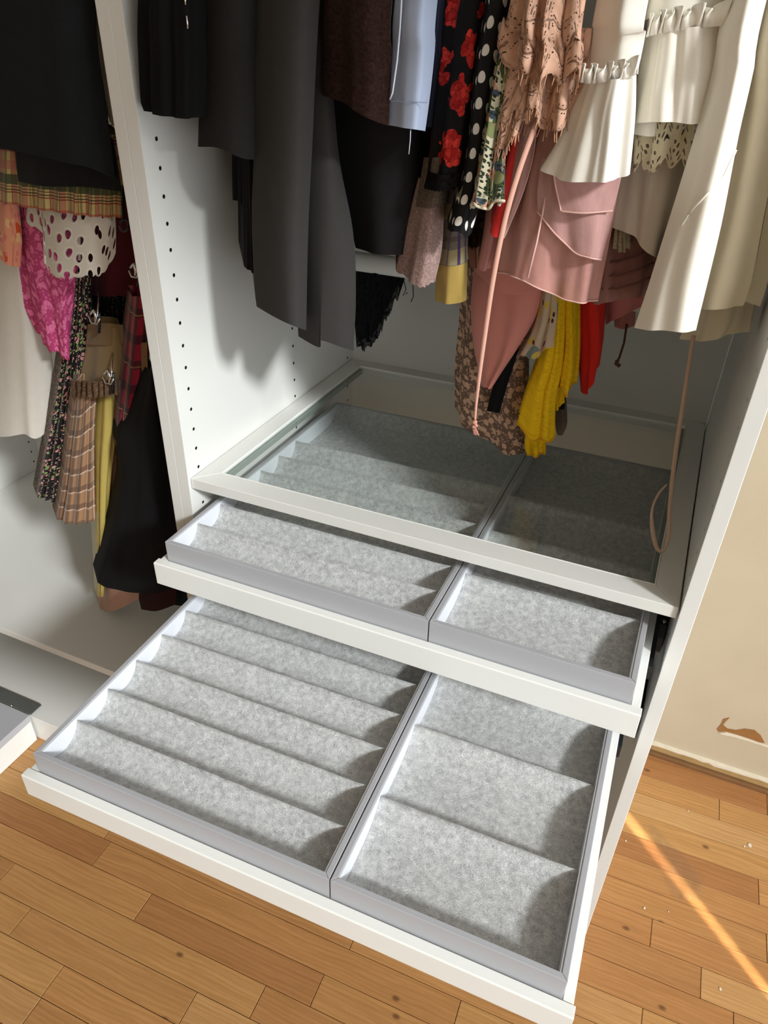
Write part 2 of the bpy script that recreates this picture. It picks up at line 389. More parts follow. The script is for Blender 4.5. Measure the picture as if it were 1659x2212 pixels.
def make_insert(tray_loc, tray_rot, x0, x1, kind, label):
    Rm = Matrix.Translation(tray_loc) @ (Vector(tray_rot)[:] and Matrix.Identity(4))
    from mathutils import Euler
    Rm = Matrix.Translation(tray_loc) @ Euler(tray_rot).to_matrix().to_4x4()
    p = Rm @ Vector((x0, INS_Y, -.0028))
    t = empty('tray_insert', p, tray_rot); tag(t, label, 'insert', 'felt-lined tray inserts')
    w = x1 - x0; h = ZT + .0028; wt = .0068
    def wall(pts): prism('wall', pts, 'z', 0, h, ALU, t, bev=.0007)
    e = .0001
    wall([(0, 0), (w, 0), (w - wt, wt), (wt, wt)])
    wall([(0, IL), (wt, IL - wt), (w - wt, IL - wt), (w, IL)])
    wall([(0, e), (wt - e, wt), (wt - e, IL - wt), (0, IL - e)])
    wall([(w, e), (w, IL - e), (w - wt + e, IL - wt), (w - wt + e, wt)])
    box('bottom', wt, w - wt, wt, IL - wt, .0005, .003, WHITE_IN, t, bev=0)
    box('side_lining', wt, wt + .0018, wt, IL - wt, .003, h - .0012, WHITE_IN, t, bev=.0003)
    box('side_lining', w - wt - .0018, w - wt, wt, IL - wt, .003, h - .0012, WHITE_IN, t, bev=.0003)
    y0, y1 = wt + .0004, IL - wt - .0004
    zb, zr = .0052, h - .0042
    prof = []
    if kind == 'rolls':
        rd = [.0655 + .0593 * k for k in range(6)]
        cuts = [y0] + rd + [y1]
        for i, (a, b) in enumerate(zip(cuts[:-1], cuts[1:])):
            n = 22 if i < 6 else 34
            for k in range(n if i < 6 else n + 1):
                f = k / n; q = abs(2 * f - 1)
                if i < 6: z = zb + (zr - zb) * (1 - math.sqrt(max(0, 1 - q * q * .97)) ) / (1 - math.sqrt(.03))
                else: z = zb + (zr + .002 - zb) * (q ** 4.2)
                prof.append((a + (b - a) * f, z))
    else:
        cuts = [y0, .119, .236, .346, y1]
        for i, (a, b) in enumerate(zip(cuts[:-1], cuts[1:])):
            n = 30
            for k in range(n if i < 3 else n + 1):
                f = k / n
                if f > .32: q = (f - .32) / .68; z = zb + (zr - zb) * (1 - (1 - q ** 2.6 * .985) ** .55) / (1 - .015 ** .55)
                else: q = 1 - f / .32; z = zb + (zr - zb if i else .012) * q ** 6
                prof.append((a + (b - a) * f, z))
    n = 90; V = []; F = []
    xa, xb = wt + .0020, w - wt - .0020
    mm = len(prof); rs = random.Random(5 + int(x0 * 100))
    for i in range(n + 1):
        x = xa + (xb - xa) * i / n
        for (y, z) in prof:
            V.append((x, y + .0006 * mnoise.noise((x * 60, y * 40, 1)), z + .0007 * mnoise.noise((x * 45, y * 45, 3))))
    for i in range(n):
        for k in range(mm - 1): F.append((i * mm + k, (i + 1) * mm + k, (i + 1) * mm + k + 1, i * mm + k + 1))
    f = mesh('felt_lining', V, F, FELT, t, smooth=True)
    f['label'] = 'pale grey felt with ' + ('rows of rounded hollows' if kind == 'rolls' else 'wide sloping hollows')
    # crisp ridges
    return t
T1 = ((.0055, -.106, .7912), (0, -.0105, 0)); T2 = ((.0070, -.3926, .6551), (0, 0, .0234))
for (loc, rot), w1 in ((T1, 'upper'), (T2, 'lower')):
    make_tray(loc, rot, '%s white tray, %s' % (w1, 'pulled out a little below the glass shelf' if w1 == 'upper' else 'pulled out furthest over the wood floor'), .10 if w1 == 'upper' else .36)
    make_insert(loc, rot, .0155, .4202, 'rolls', 'wider left insert with narrow felt hollows in the %s tray' % w1)
    make_insert(loc, rot, .4216, .6728, 'slopes', 'narrower right insert with broad felt slopes in the %s tray' % w1)
# runners on the right and left wardrobe sides
def runner(x0, x1, yf, zc, side, label):
    t = empty('drawer_runner', (x0, .28, zc)); tag(t, label, 'runner', 'drawer runners')
    a, b = (x0, x1)
    prism('channel', [(yf, zc - .022), (.53, zc - .022), (.53, zc + .016), (yf + .012, zc + .016), (yf, zc + .002)], 'x', a, b, DARKP, t, True, .0006)
    xin = a if side > 0 else b
    box('flange', a - .0003, b, yf - .0008, yf, zc - .0232, zc - .0222, METALG, t, True, .0002)
    for yy in (yf + .016, yf + .15):
        tube('screw', [((a + b) / 2, yy, zc + .0162), ((a + b) / 2, yy, zc + .0195)], .0032, CHROME, t, world=True)
    return t
runner(.6955, .7060, .075, .768, 1, 'black runner beside the right end of the upper tray')
runner(.6965, .7060, .040, .632, 1, 'black runner beside the right end of the lower tray')
runner(.0003, .0052, .075, .766, -1, 'black runner beside the left end of the upper tray')
runner(.0003, .0062, .080, .632, -1, 'black runner beside the left end of the lower tray')
# ------------------------------------------------------------------ clothes: builders
GV = {}
def cloth(name, cols, mat=None, parent=None, dy=.10, ext=True, fold=(0, 0, 0), jag=None, ns=56, nt=44, seed=0, solid=.0014, wob=.0016, cat=None, label=None, group=None, top=1.74):
    rnd = random.Random(seed * 17 + len(name)); C = []
    for Y, pts in cols:
        P = []
        for q in pts: P.append(at(q[0], q[1], q[2] if len(q) > 2 else Y))
        if ext and pts[0][1] <= 0:
            a = P[0]; P.insert(0, Vector((a.x, .29 + (a.y - .29) * .75, top)))
        # resample by length
        n = 120; S = [cr(P, i / n) for i in range(n + 1)]; L = [0]
        for i in range(n): L.append(L[-1] + (S[i + 1] - S[i]).length)
        out = []; j = 0
        for k in range(nt + 1):
            d = L[-1] * k / nt
            while j < n - 1 and L[j + 1] < d: j += 1
            f = (d - L[j]) / max(1e-9, L[j + 1] - L[j]); out.append(S[j].lerp(S[j + 1], f))
        C.append(out)
    ph = rnd.uniform(0, 6.28); a0, a1, fr = fold
    grid = [[cr([c[k] for c in C], i / ns) for k in range(nt + 1)] for i in range(ns + 1)]
    disp = []
    for i in range(ns + 1):
        row = []
        for k in range(nt + 1):
            p = grid[i][k]; q0 = grid[max(i - 1, 0)][k]; q1 = grid[min(i + 1, ns)][k]
            t = q1 - q0; nn = Vector((t.y, -t.x, 0)); nn = nn.normalized() if nn.length > 1e-9 else Vector((0, -1, 0))
            tt = k / nt; s = i / ns
            amp = a0 + (a1 - a0) * tt
            d = amp * (math.sin(2 * math.pi * fr * s + ph + .5 * math.sin(3 * tt + ph)) + .35 * math.sin(2 * math.pi * fr * 2.3 * s + ph * 2.1))
            d += wob * mnoise.noise((p.x * 14, p.y * 14, p.z * 9 + seed))
            p = p + nn * d
            if jag:
                am, jf, kd = jag; e = max(0, (tt - .6) / .4) ** 2
                if kd == 's': p = p + Vector((0, 0, -am * abs(math.sin(math.pi * jf * s)) * e))
                elif kd == 'r': p = p + Vector((0, 0, am * (mnoise.noise((s * jf, seed, 0)) + .5 * mnoise.noise((s * jf * 3, seed, 5))) * e))
                elif kd == 'w': p = p + Vector((0, 0, am * math.sin(2 * math.pi * jf * s + ph) * e))
            row.append(p)
        disp.append(row)
    mid = nt // 2
    wlen = sum((disp[i + 1][k] - disp[i][k]).length for i in range(ns) for k in (mid, nt)) / 2
    V = []; UV = []
    hl = []
    for i in range(ns + 1):
        l = [0] * (nt + 1)
        for k in range(nt - 1, -1, -1): l[k] = l[k + 1] + (disp[i][k] - disp[i][k + 1]).length
        hl.append(l)
        for k in range(nt + 1): V.append(disp[i][k]); UV.append((wlen * i / ns, l[k]))
    F = []; M = nt + 1
    for i in range(ns):
        for k in range(nt): F.append((i * M + k, i * M + k + 1, (i + 1) * M + k + 1, (i + 1) * M + k))
    nfront = len(V)
    if dy > 0:
        c = sum((disp[i][nt] for i in range(ns + 1)), Vector()) / (ns + 1)
        dx = dy * (c.x - CAM.x) / (c.y - CAM.y) * 1.12
        nb = max(6, ns // 6); base = ns
        for b in range(nb + 1):
            f = 1 - b / nb; x = f * ns; i = min(int(x), ns - 1); g = x - i
            for k in range(nt + 1):
                p = disp[i][k].lerp(disp[i + 1][k], g) + Vector((dx, dy, 0.004))
                V.append(p); UV.append((wlen * (2 - f) + .1, hl[min(int(round(x)), ns)][k]))
        tot = ns + 1 + nb + 1
        for i in range(ns, tot):
            j = (i + 1) % tot
            for k in range(nt): F.append((i * M + k, i * M + k + 1, j * M + k + 1, j * M + k))
    lo_, hi_ = (.004, W - .004) if disp[ns // 2][nt].x > -.017 else (LX + .006, -.041)
    for v in V:
        if v.y > .001: v.x = min(max(v.x, lo_), hi_)
        v.y = min(v.y, DEP - .012)
    o = mesh(name, V, F, mat, parent, smooth=True, world=True)
    uvl = o.data.uv_layers.new(name='UVMap')
    idx = [0] * len(o.data.loops); o.data.loops.foreach_get('vertex_index', idx)
    uvl.data.foreach_set('uv', [c for i in idx for c in UV[i]])
    if dy == 0 and solid:
        sd = o.modifiers.new('thick', 'SOLIDIFY'); sd.thickness = solid; sd.offset = 0
    if label: tag(o, label, cat or 'garment', group)
    GV[o.name] = ([V[i] for i in range(nfront)], UV)
    return o
def uv_at(o, p):
    V, UV = GV[o.name]; best = None
    for i, v in enumerate(V):
        a = px(v); d = (a[0] - p[0]) ** 2 + (a[1] - p[1]) ** 2
        if best is None or d < best[0]: best = (d, i)
    return UV[best[1]]
def seam_on(o, pts, r, mat, name='seam'):
    V, UV = GV[o.name]; P = []
    for (u, v) in pts:
        P.append(min(V, key=lambda w: (px(w)[0] - u) ** 2 + (px(w)[1] - v) ** 2) + Vector((.0003, -.0006, 0)))
    return tube(name, [cr(P, i / 24) for i in range(25)], r, mat, o, n=6, world=True)
def setm(o, m): o.data.materials.append(m); return o
def ribbon(name, path, wd, mat, parent=None, n=60, label=None, cat='ribbon', solid=.0012, group=None):
    P = [at(*p) for p in path]; V = []; F = []
    for i in range(n + 1):
        p = cr(P, i / n); a = cr(P, max(0, i / n - .01)); b = cr(P, min(1, i / n + .01)); t = (b - a).normalized()
        view = (p - CAM).normalized(); side = t.cross(Vector((-.35, .94, 0))).normalized()
        w = wd if not isinstance(wd, (list, tuple)) else cr([Vector((x, 0, 0)) for x in wd], i / n).x
        V += [p - side * w / 2, p + side * w / 2]
    for i in range(n): F.append((2 * i, 2 * i + 1, 2 * i + 3, 2 * i + 2))
    o = mesh(name, V, F, mat, parent, smooth=True, world=True)
    sd = o.modifiers.new('thick', 'SOLIDIFY'); sd.thickness = solid; sd.offset = 0
    if label: tag(o, label, cat, group)
    return o
# ------------------------------------------------------------------ clothes: materials
def fab(name, rgb, rough=.9, var=.25, sheen=.25, sc=60, weave=1400, bump=.25, alpha=None, spec=.15):
    g = G(name, rough, spec); c = lin(*rgb); v = g.uv()
    dk = tuple(x * (1 - var) for x in c[:3]) + (1,)
    f = g.noise(v, sc, 4, .6)
    g.color(g.mix(f, dk, c)); g.sheen(min(sheen, max(c[:3]) * .6))
    if bump: g.bump(g.noise(v, weave, 2), bump, .0006)
    if alpha is not None: g.alpha(alpha)
    return g.m
def fuzzy(name, rgb, rgb2, sc=180, alpha=None):
    g = G(name, 1.0, .05); v = g.uv(); w = g.warp(v, 70, .012)
    f = g.noise(g.scale(w, (1, 2, 1)), sc, 5, .7); g.color(g.mix(g.step(f, .35, .65), lin(*rgb), lin(*rgb2))); g.bump(f, .9, .002); g.sheen(.12 * min(1, max(lin(*rgb2)[:3]) * 3))
    if alpha: g.alpha(alpha)
    return g.m
def stripe(g, x, period, off, width):
    f = g.math('FRACT', g.math('ADD', g.math('DIVIDE', x, period), off + 10.0))
    return g.math('LESS_THAN', f, width / period)
def plaid(name, base, stripes, rough=.85):
    g = G(name, rough, .15); u = g.warp(g.uv(), 25, .002); x, y, z = g.sep(u)
    c = lin(*base)
    for ax, per, off, wd, rgb, al in stripes:
        c = g.mix(g.math('MULTIPLY', stripe(g, x if ax == 'x' else y, per, off, wd), al), c, lin(*rgb))
    wv = g.noise(g.uv(), 900, 2)
    c = g.mix(g.math('MULTIPLY', wv, .25), c, lin(30, 26, 24))
    g.color(c); g.bump(wv, .3, .0006); g.sheen(.2); return g.m
def dots(name, base, rgb, per, rad, stag=True, squash=1.0, xper=None):
    g = G(name, .7, .2); x, y, _ = g.sep(g.uv())
    row = g.math('FLOOR', g.math('DIVIDE', y, per))
    off = g.math('MULTIPLY', g.math('FLOORED_MODULO', row, 2.0), per / 2 if stag else 0.0)
    fx = g.math('SUBTRACT', g.math('FRACT', g.math('DIVIDE', g.math('ADD', x, off), xper or per)), .5)
    fy = g.math('SUBTRACT', g.math('FRACT', g.math('DIVIDE', y, per)), .5)
    d = g.vec('LENGTH', g.comb(g.math('MULTIPLY', fx, squash), fy))
    g.color(g.mix(g.math('LESS_THAN', d, rad / per), lin(*base), lin(*rgb))); g.bump(g.noise(g.uv(), 1200, 2), .2, .0005); return g.m
def roses(name, base, spots, red=(196, 34, 32)):
    g = G(name, .8, .15); v = g.uv(); w = g.warp(v, 60, .016); w2 = g.warp(v, 130, .010)
    best = None
    for (u0, v0, r) in spots:
        d = g.math('DIVIDE', g.vec('DISTANCE', w, (u0, v0, 0.0)), r); best = d if best is None else g.math('MINIMUM', best, d)
    vo = g.n('ShaderNodeTexVoronoi', {'Vector': w2, 'Scale': 150.0}, voronoi_dimensions='2D'); cell = g.sep(vo.outputs['Color'])[0]
    edge = g.voro(w2, 150, 'DISTANCE_TO_EDGE')
    inside = g.math('LESS_THAN', g.math('ADD', best, g.math('MULTIPLY', g.voro(v, 95), .9)), 1.22)
    dk = tuple(x * .30 for x in lin(*red)[:3]) + (1,); hi = lin(222, 66, 56)
    c = g.mix(cell, tuple(x * .55 for x in lin(*red)[:3]) + (1,), hi)
    c = g.mix(g.math('MULTIPLY', g.step(best, .45, .0), .6), c, dk)
    c = g.mix(g.math('SUBTRACT', 1.0, g.step(edge, .0, .10)), c, dk)
    g.color(g.mix(inside, lin(*base), c)); return g.m
def blobs(name, base, layers, rough=.8, alpha=None, sheen=.15):
    """printed motifs: layers = (scale, threshold, squash, rgb, share)"""
    g = G(name, rough, .15); c = lin(*base); v = g.uv()
    for i, (sc, th, sq, rgb, share) in enumerate(layers):
        w = g.vec('ADD', g.warp(v, sc * .8, .35 / sc), (i * 3.7, i * 1.3, 0)); w = g.scale(w, (1, sq, 1))
        nd = g.n('ShaderNodeTexVoronoi', {'Vector': w, 'Scale': float(sc)}, voronoi_dimensions='2D')
        r = g.sep(nd.outputs['Color'])[0]
        m_ = g.math('MULTIPLY', g.math('LESS_THAN', nd.outputs['Distance'], th), g.math('LESS_THAN', r, share))
        c = g.mix(m_, c, lin(*rgb))
    g.color(c); g.sheen(sheen); g.bump(g.noise(v, 900, 2), .2, .0005)
    if alpha is not None: g.alpha(alpha)
    return g.m
def lace(name, rgb, ground, sc=70, fl=.42, net=.05, ground_alpha=.35, rough=.9):
    """raised flowers on a fine net"""
    g = G(name, rough, .1); v = g.uv(); w = g.warp(v, sc * 1.1, .8 / sc)
    f1 = g.voro(w, sc); f2 = g.voro(g.vec('ADD', w, (5.1, 2.2, 0)), sc * 2.1)
    flower = g.math('MAXIMUM', g.math('LESS_THAN', f1, fl), g.math('LESS_THAN', f2, fl * .55))
    vein = g.math('LESS_THAN', g.voro(w, sc * 2.6, 'DISTANCE_TO_EDGE'), .05)
    mesh_ = g.math('LESS_THAN', g.voro(v, sc * 9, 'DISTANCE_TO_EDGE'), .11)
    c = lin(*rgb); dk = tuple(x * .62 for x in c[:3]) + (1,)
    c = g.mix(vein, c, dk); c = g.mix(flower, lin(*ground), c)
    g.color(c); al = g.math('MAXIMUM', flower, g.math('MAXIMUM', mesh_, ground_alpha)); g.alpha(al)
    g.bump(flower, .5, .001); return g.m
def eyelet(name, rgb, sc, th=.2, sq=.7):
    g = G(name, .85, .15); v = g.uv(); w = g.scale(g.warp(v, 30, .006), (1, sq, 1))
    d = g.voro(w, sc, rnd=.75); hole = g.math('LESS_THAN', d, th); rim = g.math('LESS_THAN', d, th * 1.55)
    c = lin(*rgb); g.color(g.mix(g.math('MULTIPLY', rim, .6), tuple(x * .86 for x in c[:3]) + (1,), c))
    g.alpha(g.math('SUBTRACT', 1.0, hole)); g.bump(rim, .6, .0012); return g.m
def guipure(name, rgb):
    """heavy cut-out lace with rows of little holes"""
    g = G(name, .9, .1); v = g.uv(); w = g.warp(v, 40, .012)
    e = g.voro(w, 42, 'DISTANCE_TO_EDGE'); line = g.math('LESS_THAN', g.math('ABSOLUTE', g.math('SUBTRACT', e, .13)), .028)
    dot = g.math('LESS_THAN', g.voro(v, 420), .34); hole = g.math('MULTIPLY', line, dot)
    bar = g.math('MULTIPLY', g.math('LESS_THAN', e, .035), g.math('GREATER_THAN', g.noise(v, 60, 2), .5))
    cells = g.noise(v, 55, 3); c = g.mix(g.step(cells, .3, .7), tuple(x * .68 for x in lin(*rgb)[:3]) + (1,), lin(*rgb))
    c = g.mix(g.math('MULTIPLY', g.math('LESS_THAN', e, .09), .35), c, tuple(x * .5 for x in lin(*rgb)[:3]) + (1,))
    g.color(c); g.alpha(g.math('SUBTRACT', 1.0, g.math('MAXIMUM', hole, g.math('MULTIPLY', bar, .75)), clamp=True))
    g.bump(g.step(e, .0, .2), .7, .002); return g.m

# ------------------------------------------------------------------ rails
rm = paint('white_rail', (232, 232, 226), .35, .4, .01)
def oval_rail(x0, x1, y, z, label, hgt=.015):
    V = []; F = []; n = 20
    for x in (x0, x1):
        for k in range(n):
            a = 2 * math.pi * k / n; V.append((x, y + .0075 * math.cos(a), z + hgt * math.sin(a)))
    F = [(k, (k + 1) % n, n + (k + 1) % n, n + k) for k in range(n)] + [tuple(range(n - 1, -1, -1)), tuple(range(n, 2 * n))]
    return tag(mesh('clothes_rail', V, F, rm, smooth=True), label, 'rail', 'clothes rails')
oval_rail(.001, W - .0005, .30, 1.147, 'white lower clothes rail behind the pink and plaid clothes')
oval_rail(.001, W - .0005, .29, 1.77, 'white upper clothes rail above the right-hand clothes')
oval_rail(LX + .001, -.0375, .29, 1.77, 'white clothes rail above the clothes in the left wardrobe')

# ------------------------------------------------------------------ right wardrobe, upper row, left to right
BLACK = fab('black_cloth', (26, 25, 25), .95, .3, .15)
VELV = fab('black_velvet', (16, 16, 16), .9, .4, .5, 30)
CHARC = fab('charcoal_suiting', (56, 54, 52), .9, .15, .2)
DCOAT = fab('soft_black_wool', (38, 37, 35), .95, .2, .2)
o = cloth('velvet_jacket', [(-.004, [(299, -20), (300, 120), (305, 225), (311, 240)]), (-.014, [(345, -20), (348, 120), (350, 250)]), (-.010, [(395, -20), (395, 120), (395, 256)]), (.02, [(450, -20), (448, 253)])], VELV, dy=.2, fold=(.001, .004, 2.5), seed=1, label='short black velvet jacket hanging furthest left in the right wardrobe', cat='jacket')
zp = tube('zip_pull', [at(399, -12, -.018), at(401, 10, -.018)], .0011, CHROME, o, world=True); tube('zip_pull', [at(403.5, 34, -.018), at(406, 62, -.018)], .0011, CHROME, o, world=True)
o = cloth('black_coat', [(.03, [(438, -20), (433, 150), (428, 317)]), (.012, [(480, -20), (475, 150), (470, 320)]), (.02, [(530, -20), (530, 150), (525, 342)]), (.05, [(575, -20), (575, 345)])], DCOAT, dy=.16, fold=(0, .001, 1.2), seed=2, label='soft black coat beside the velvet jacket, hem above the shelf pins', cat='coat')
cloth('black_blouse', [(.085, [(495, 200), (502, 330), (505, 432)]), (.08, [(525, 200), (525, 440)]), (.10, [(570, 200), (570, 455)])], BLACK, dy=.1, ext=False, fold=(0, .003, 2), seed=3, label='black blouse tail showing below the black coat', cat='blouse')
cloth('black_trousers', [(.065, [(520, 250), (528, 450), (531, 575)]), (.055, [(542, 250), (545, 450), (547, 590)]), (.075, [(580, 250), (580, 592)])], VELV, dy=.1, ext=False, fold=(0, .002, 2), seed=4, label='narrow black trouser leg left of the charcoal trousers', cat='trousers')
r = empty('wide_trousers', at(660, 700, .08)); tag(r, 'long charcoal grey wide-leg trousers, longest of the dark clothes', 'trousers')
cloth('leg', [(.035, [(557, -20), (549, 330), (545, 470), (552, 640), (555, 662)]), (.012, [(600, -20), (595, 330), (592, 500), (602, 690)]), (.010, [(650, -20), (640, 330), (632, 500), (637, 705)]), (.03, [(692, -20), (674, 330), (666, 500), (662, 714)])], CHARC, r, dy=.12, fold=(0, .0004, 1.2), wob=.0008, seed=5)
cloth('leg', [(.075, [(640, -20), (635, 400), (644, 727)]), (.060, [(680, -20), (672, 400), (690, 750)]), (.058, [(705, -20), (702, 300), (705, 560), (694, 736)]), (.065, [(712, -20), (718, 300), (735, 560), (730, 748)]), (.085, [(716, -20), (728, 300), (762, 500), (768, 640), (763, 757)])], CHARC, r, dy=.12, fold=(0, .001, 1.2), wob=.001, seed=6)
o = cloth('brown_sweater', [(.045, [(706, -20), (704, 120), (699, 205)]), (.018, [(750, -20), (750, 120), (748, 228)]), (.014, [(800, -20), (800, 120), (797, 256)]), (.035, [(850, -20), (848, 120), (841, 272)])], fuzzy('brown_mohair', (34, 22, 19), (58, 40, 34)), dy=.15, fold=(.001, .003, 1.5), seed=7, label='dark brown fuzzy sweater between grey trousers and blue shirt', cat='sweater')
cloth('black_skirt', [(.13, [(712, 150), (728, 350), (752, 470), (766, 536)]), (.10, [(775, 150), (790, 400), (800, 547)]), (.095, [(840, 150), (850, 400), (858, 550)]), (.11, [(900, 150), (900, 400), (893, 545)]), (.14, [(945, 150), (930, 420), (905, 535)])], fab('black_ponte', (34, 33, 34), .9, .15, .2), dy=.08, ext=False, fold=(0, .003, 1.3), seed=8, label='black skirt with rounded hem below the brown sweater', cat='skirt')
BLUE = fab('pale_blue_cotton', (176, 190, 216), .85, .12, .15, 25)
o = cloth('blue_shirt', [(.045, [(854, -20), (847, 100), (841, 270)]), (.032, [(885, -20), (880, 120), (872, 276)]), (.030, [(920, -20), (915, 120), (900, 280)]), (.05, [(950, -20), (942, 100), (930, 200), (917, 283)])], BLUE, dy=.12, fold=(0, .0008, 1.5), wob=.003, seed=9, label='pale blue cotton shirt with stitched hem', cat='shirt')
def seam(name, pts, y, r, mat, parent): return tube(name, [at(a, b, y) for a, b in pts], r, mat, parent, n=6, world=True)
SEAMW = fab('pale_thread', (214, 222, 236), .9, .05, .1)
SEAMD = fab('blue_thread', (120, 132, 160), .9, .05, .1)
seam('seam', [(868, -10), (864, 60), (858, 130), (848, 200), (842, 215)], .031, .0009, SEAMW, o)
for i in range(22):
    u0 = 845 + i * 3.6; seam('stitch', [(u0, 218 + i * .18), (u0 + 2.0, 218.2 + i * .18)], .027, .0004, SEAMD, o)
seam('loose_thread', [(887, 280), (886, 305), (883, 333)], .03, .0005, SEAMW, o)
cloth('navy_blouse', [(.085, [(930, -20), (925, 140), (915, 273)]), (.075, [(955, -20), (945, 140), (928, 275)]), (.09, [(985, -20), (970, 150), (945, 275)])], fab('navy_silk', (34, 38, 52), .7, .2, .2), dy=.08, fold=(0, .002, 2), seed=10, label='dark navy blouse edge between blue shirt and rose print', cat='blouse')
o = cloth('rose_dress', [(.075, [(968, -20), (955, 120), (938, 260), (928, 340), (919, 400)]), (.060, [(1000, -20), (985, 140), (968, 280), (955, 408)]), (.062, [(1040, -20), (1025, 140), (1005, 280), (990, 405)]), (.085, [(1065, -20), (1055, 140), (1035, 280), (1015, 400)])], dy=.08, fold=(.001, .003, 1.6), seed=11, label='black dress printed with red roses', cat='dress')
sp = []
for (a, b, rr) in ((992, 190, .024), (990, 225, .016), (966, 325, .024), (985, 345, .016), (955, 305, .012), (1012, 95, .018), (1018, 125, .013), (968, 115, .013), (950, 150, .013), (958, 178, .009), (985, 25, .018), (980, 55, .010), (1040, 5, .012), (975, 295, .010), (950, 340, .010)):
    q = uv_at(o, (a, b)); sp.append((q[0], q[1], rr * .70))
setm(o, roses('black_rose_print', (22, 20, 20), sp))
cloth('lace_trim', [(.070, [(926, 370), (917, 404)]), (.055, [(955, 378), (948, 410)]), (.057, [(995, 372), (985, 408)])], lace('black_trim_lace', (20, 18, 18), (14, 12, 12), 160, .5, .1, .5), o, dy=0, ext=False, jag=(.002, 9, 's'), seed=12)
cloth('polka_dot_dress', [(.060, [(1050, -20), (1024, 140), (1010, 300), (990, 400), (962, 490)]), (.046, [(1070, -20), (1045, 140), (1028, 300), (1008, 420), (985, 505)]), (.052, [(1105, -20), (1078, 140), (1050, 300), (1030, 420), (1012, 508)]), (.07, [(1120, -20), (1095, 140), (1065, 300), (1040, 420), (1022, 470)])], dots('white_dots_on_black', (20, 19, 20), (226, 224, 218), .0225, .0052, False, .72, .0150), dy=.06, fold=(.001, .003, 1.6), seed=13, jag=(.003, 1.5, 'w'), label='black dress with white polka dots', cat='dress')
FLOR = blobs('green_floral_chiffon', (182, 176, 150), [(120, .52, .5, (66, 84, 54), .38), (190, .40, 1.8, (44, 58, 38), .35), (90, .48, 1.0, (186, 138, 114), .28), (130, .46, 1.0, (62, 76, 90), .18), (240, .34, 1.0, (36, 44, 32), .40), (80, .36, .7, (120, 128, 84), .22)])
o = cloth('floral_dress', [(.055, [(1115, -20), (1078, 120), (1052, 230), (1030, 330), (1010, 400), (996, 430)]), (.036, [(1120, -20), (1088, 120), (1066, 230), (1050, 330), (1035, 400), (1028, 445)]), (.034, [(1130, -20), (1098, 120), (1082, 230), (1072, 330), (1068, 400), (1066, 440)]), (.05, [(1140, -20), (1110, 120), (1098, 230), (1092, 330), (1092, 400), (1090, 432)])], FLOR, dy=.05, fold=(.001, .006, 2.5), seed=14, jag=(.004, 2.5, 'w'), label='cream dress with green leaf and flower print and frilled hem', cat='dress')
CREAMB = fab('cream_binding', (206, 196, 170), .85, .1, .1)
V0, _u = GV[o.name]; nn_ = 45
tube('hem_binding', [V0[i * nn_ + nn_ - 1] + Vector((0, -.0006, -.0006)) for i in range(0, 57, 1)], .0016, CREAMB, o, n=6, world=True)
o = cloth('mauve_mohair_top', [(.10, [(905, 385), (893, 430), (872, 520), (855, 583)]), (.078, [(930, 385), (915, 440), (898, 540), (885, 606)]), (.076, [(950, 385), (940, 440), (930, 540), (918, 618)]), (.095, [(968, 385), (962, 440), (955, 540), (940, 604)])], fuzzy('mauve_mohair', (132, 104, 98), (186, 158, 150), 240), dy=.05, ext=False, fold=(0, .003, 1.6), seed=15, jag=(.002, 8, 's'), label='dusty mauve fuzzy top with pale loose fibres', cat='top')
cloth('yoke', [(.094, [(915, 340), (898, 446)]), (.072, [(935, 340), (922, 450)]), (.070, [(955, 340), (945, 447)]), (.09, [(975, 340), (966, 440)])], fuzzy('taupe_mesh', (84, 72, 62), (128, 112, 98), 260), o, dy=0, ext=False, seed=16)
o = cloth('plaid_scarf', [(.115, [(965, 380), (955, 480), (943, 580), (938, 650)]), (.098, [(985, 380), (978, 480), (968, 580), (965, 657)]), (.10, [(1000, 380), (1000, 480), (1003, 580), (1003, 652)]), (.112, [(1010, 380), (1012, 480), (1010, 580), (1007, 648)])], plaid('grey_violet_check', (124, 120, 108), [('y', .052, .12, .018, (182, 172, 126), .85), ('y', .104, .3, .006, (84, 78, 70), .6), ('x', .016, .1, .0036, (78, 50, 112), .95), ('x', .022, .32, .002, (150, 140, 124), .5), ('y', .31, .0, .045, (206, 176, 92), .92)]), dy=.04, ext=False, fold=(0, .002, 1.5), seed=17, label='grey and violet checked scarf with a yellow end', cat='scarf')
cloth('fur_trim_top', [(.145, [(1005, 410), (1006, 470), (1008, 530)]), (.135, [(1028, 410), (1026, 480), (1022, 537)]), (.15, [(1058, 410), (1050, 480), (1040, 528)])], fuzzy('brown_black_fur', (20, 16, 16), (92, 66, 46), 90), dy=.03, ext=False, jag=(.004, 10, 'r'), seed=18, label='dark brown fur-like hem right of the checked scarf', cat='top')
cloth('orange_check_top', [(.165, [(1005, 500), (1014, 576)]), (.16, [(1030, 500), (1030, 580)]), (.17, [(1050, 500), (1042, 576)])], plaid('orange_check', (168, 104, 76), [('x', .012, .2, .003, (70, 62, 52), .8), ('y', .03, .3, .006, (110, 84, 60), .6)]), dy=.03, ext=False, seed=19, label='small orange checked hem under the brown fur', cat='top')
cloth('rose_sleeve', [(.10, [(1070, 360), (1052, 440), (1040, 520), (1029, 575)]), (.09, [(1085, 360), (1068, 440), (1058, 520), (1045, 586)]), (.095, [(1110, 360), (1095, 440), (1080, 520), (1060, 580)])], fab('rose_satin', (188, 130, 124), .5, .15, .1), dy=.04, ext=False, fold=(0, .002, 1), seed=20, label='narrow dusty rose satin sleeve left of the long pink tie', cat='sleeve')
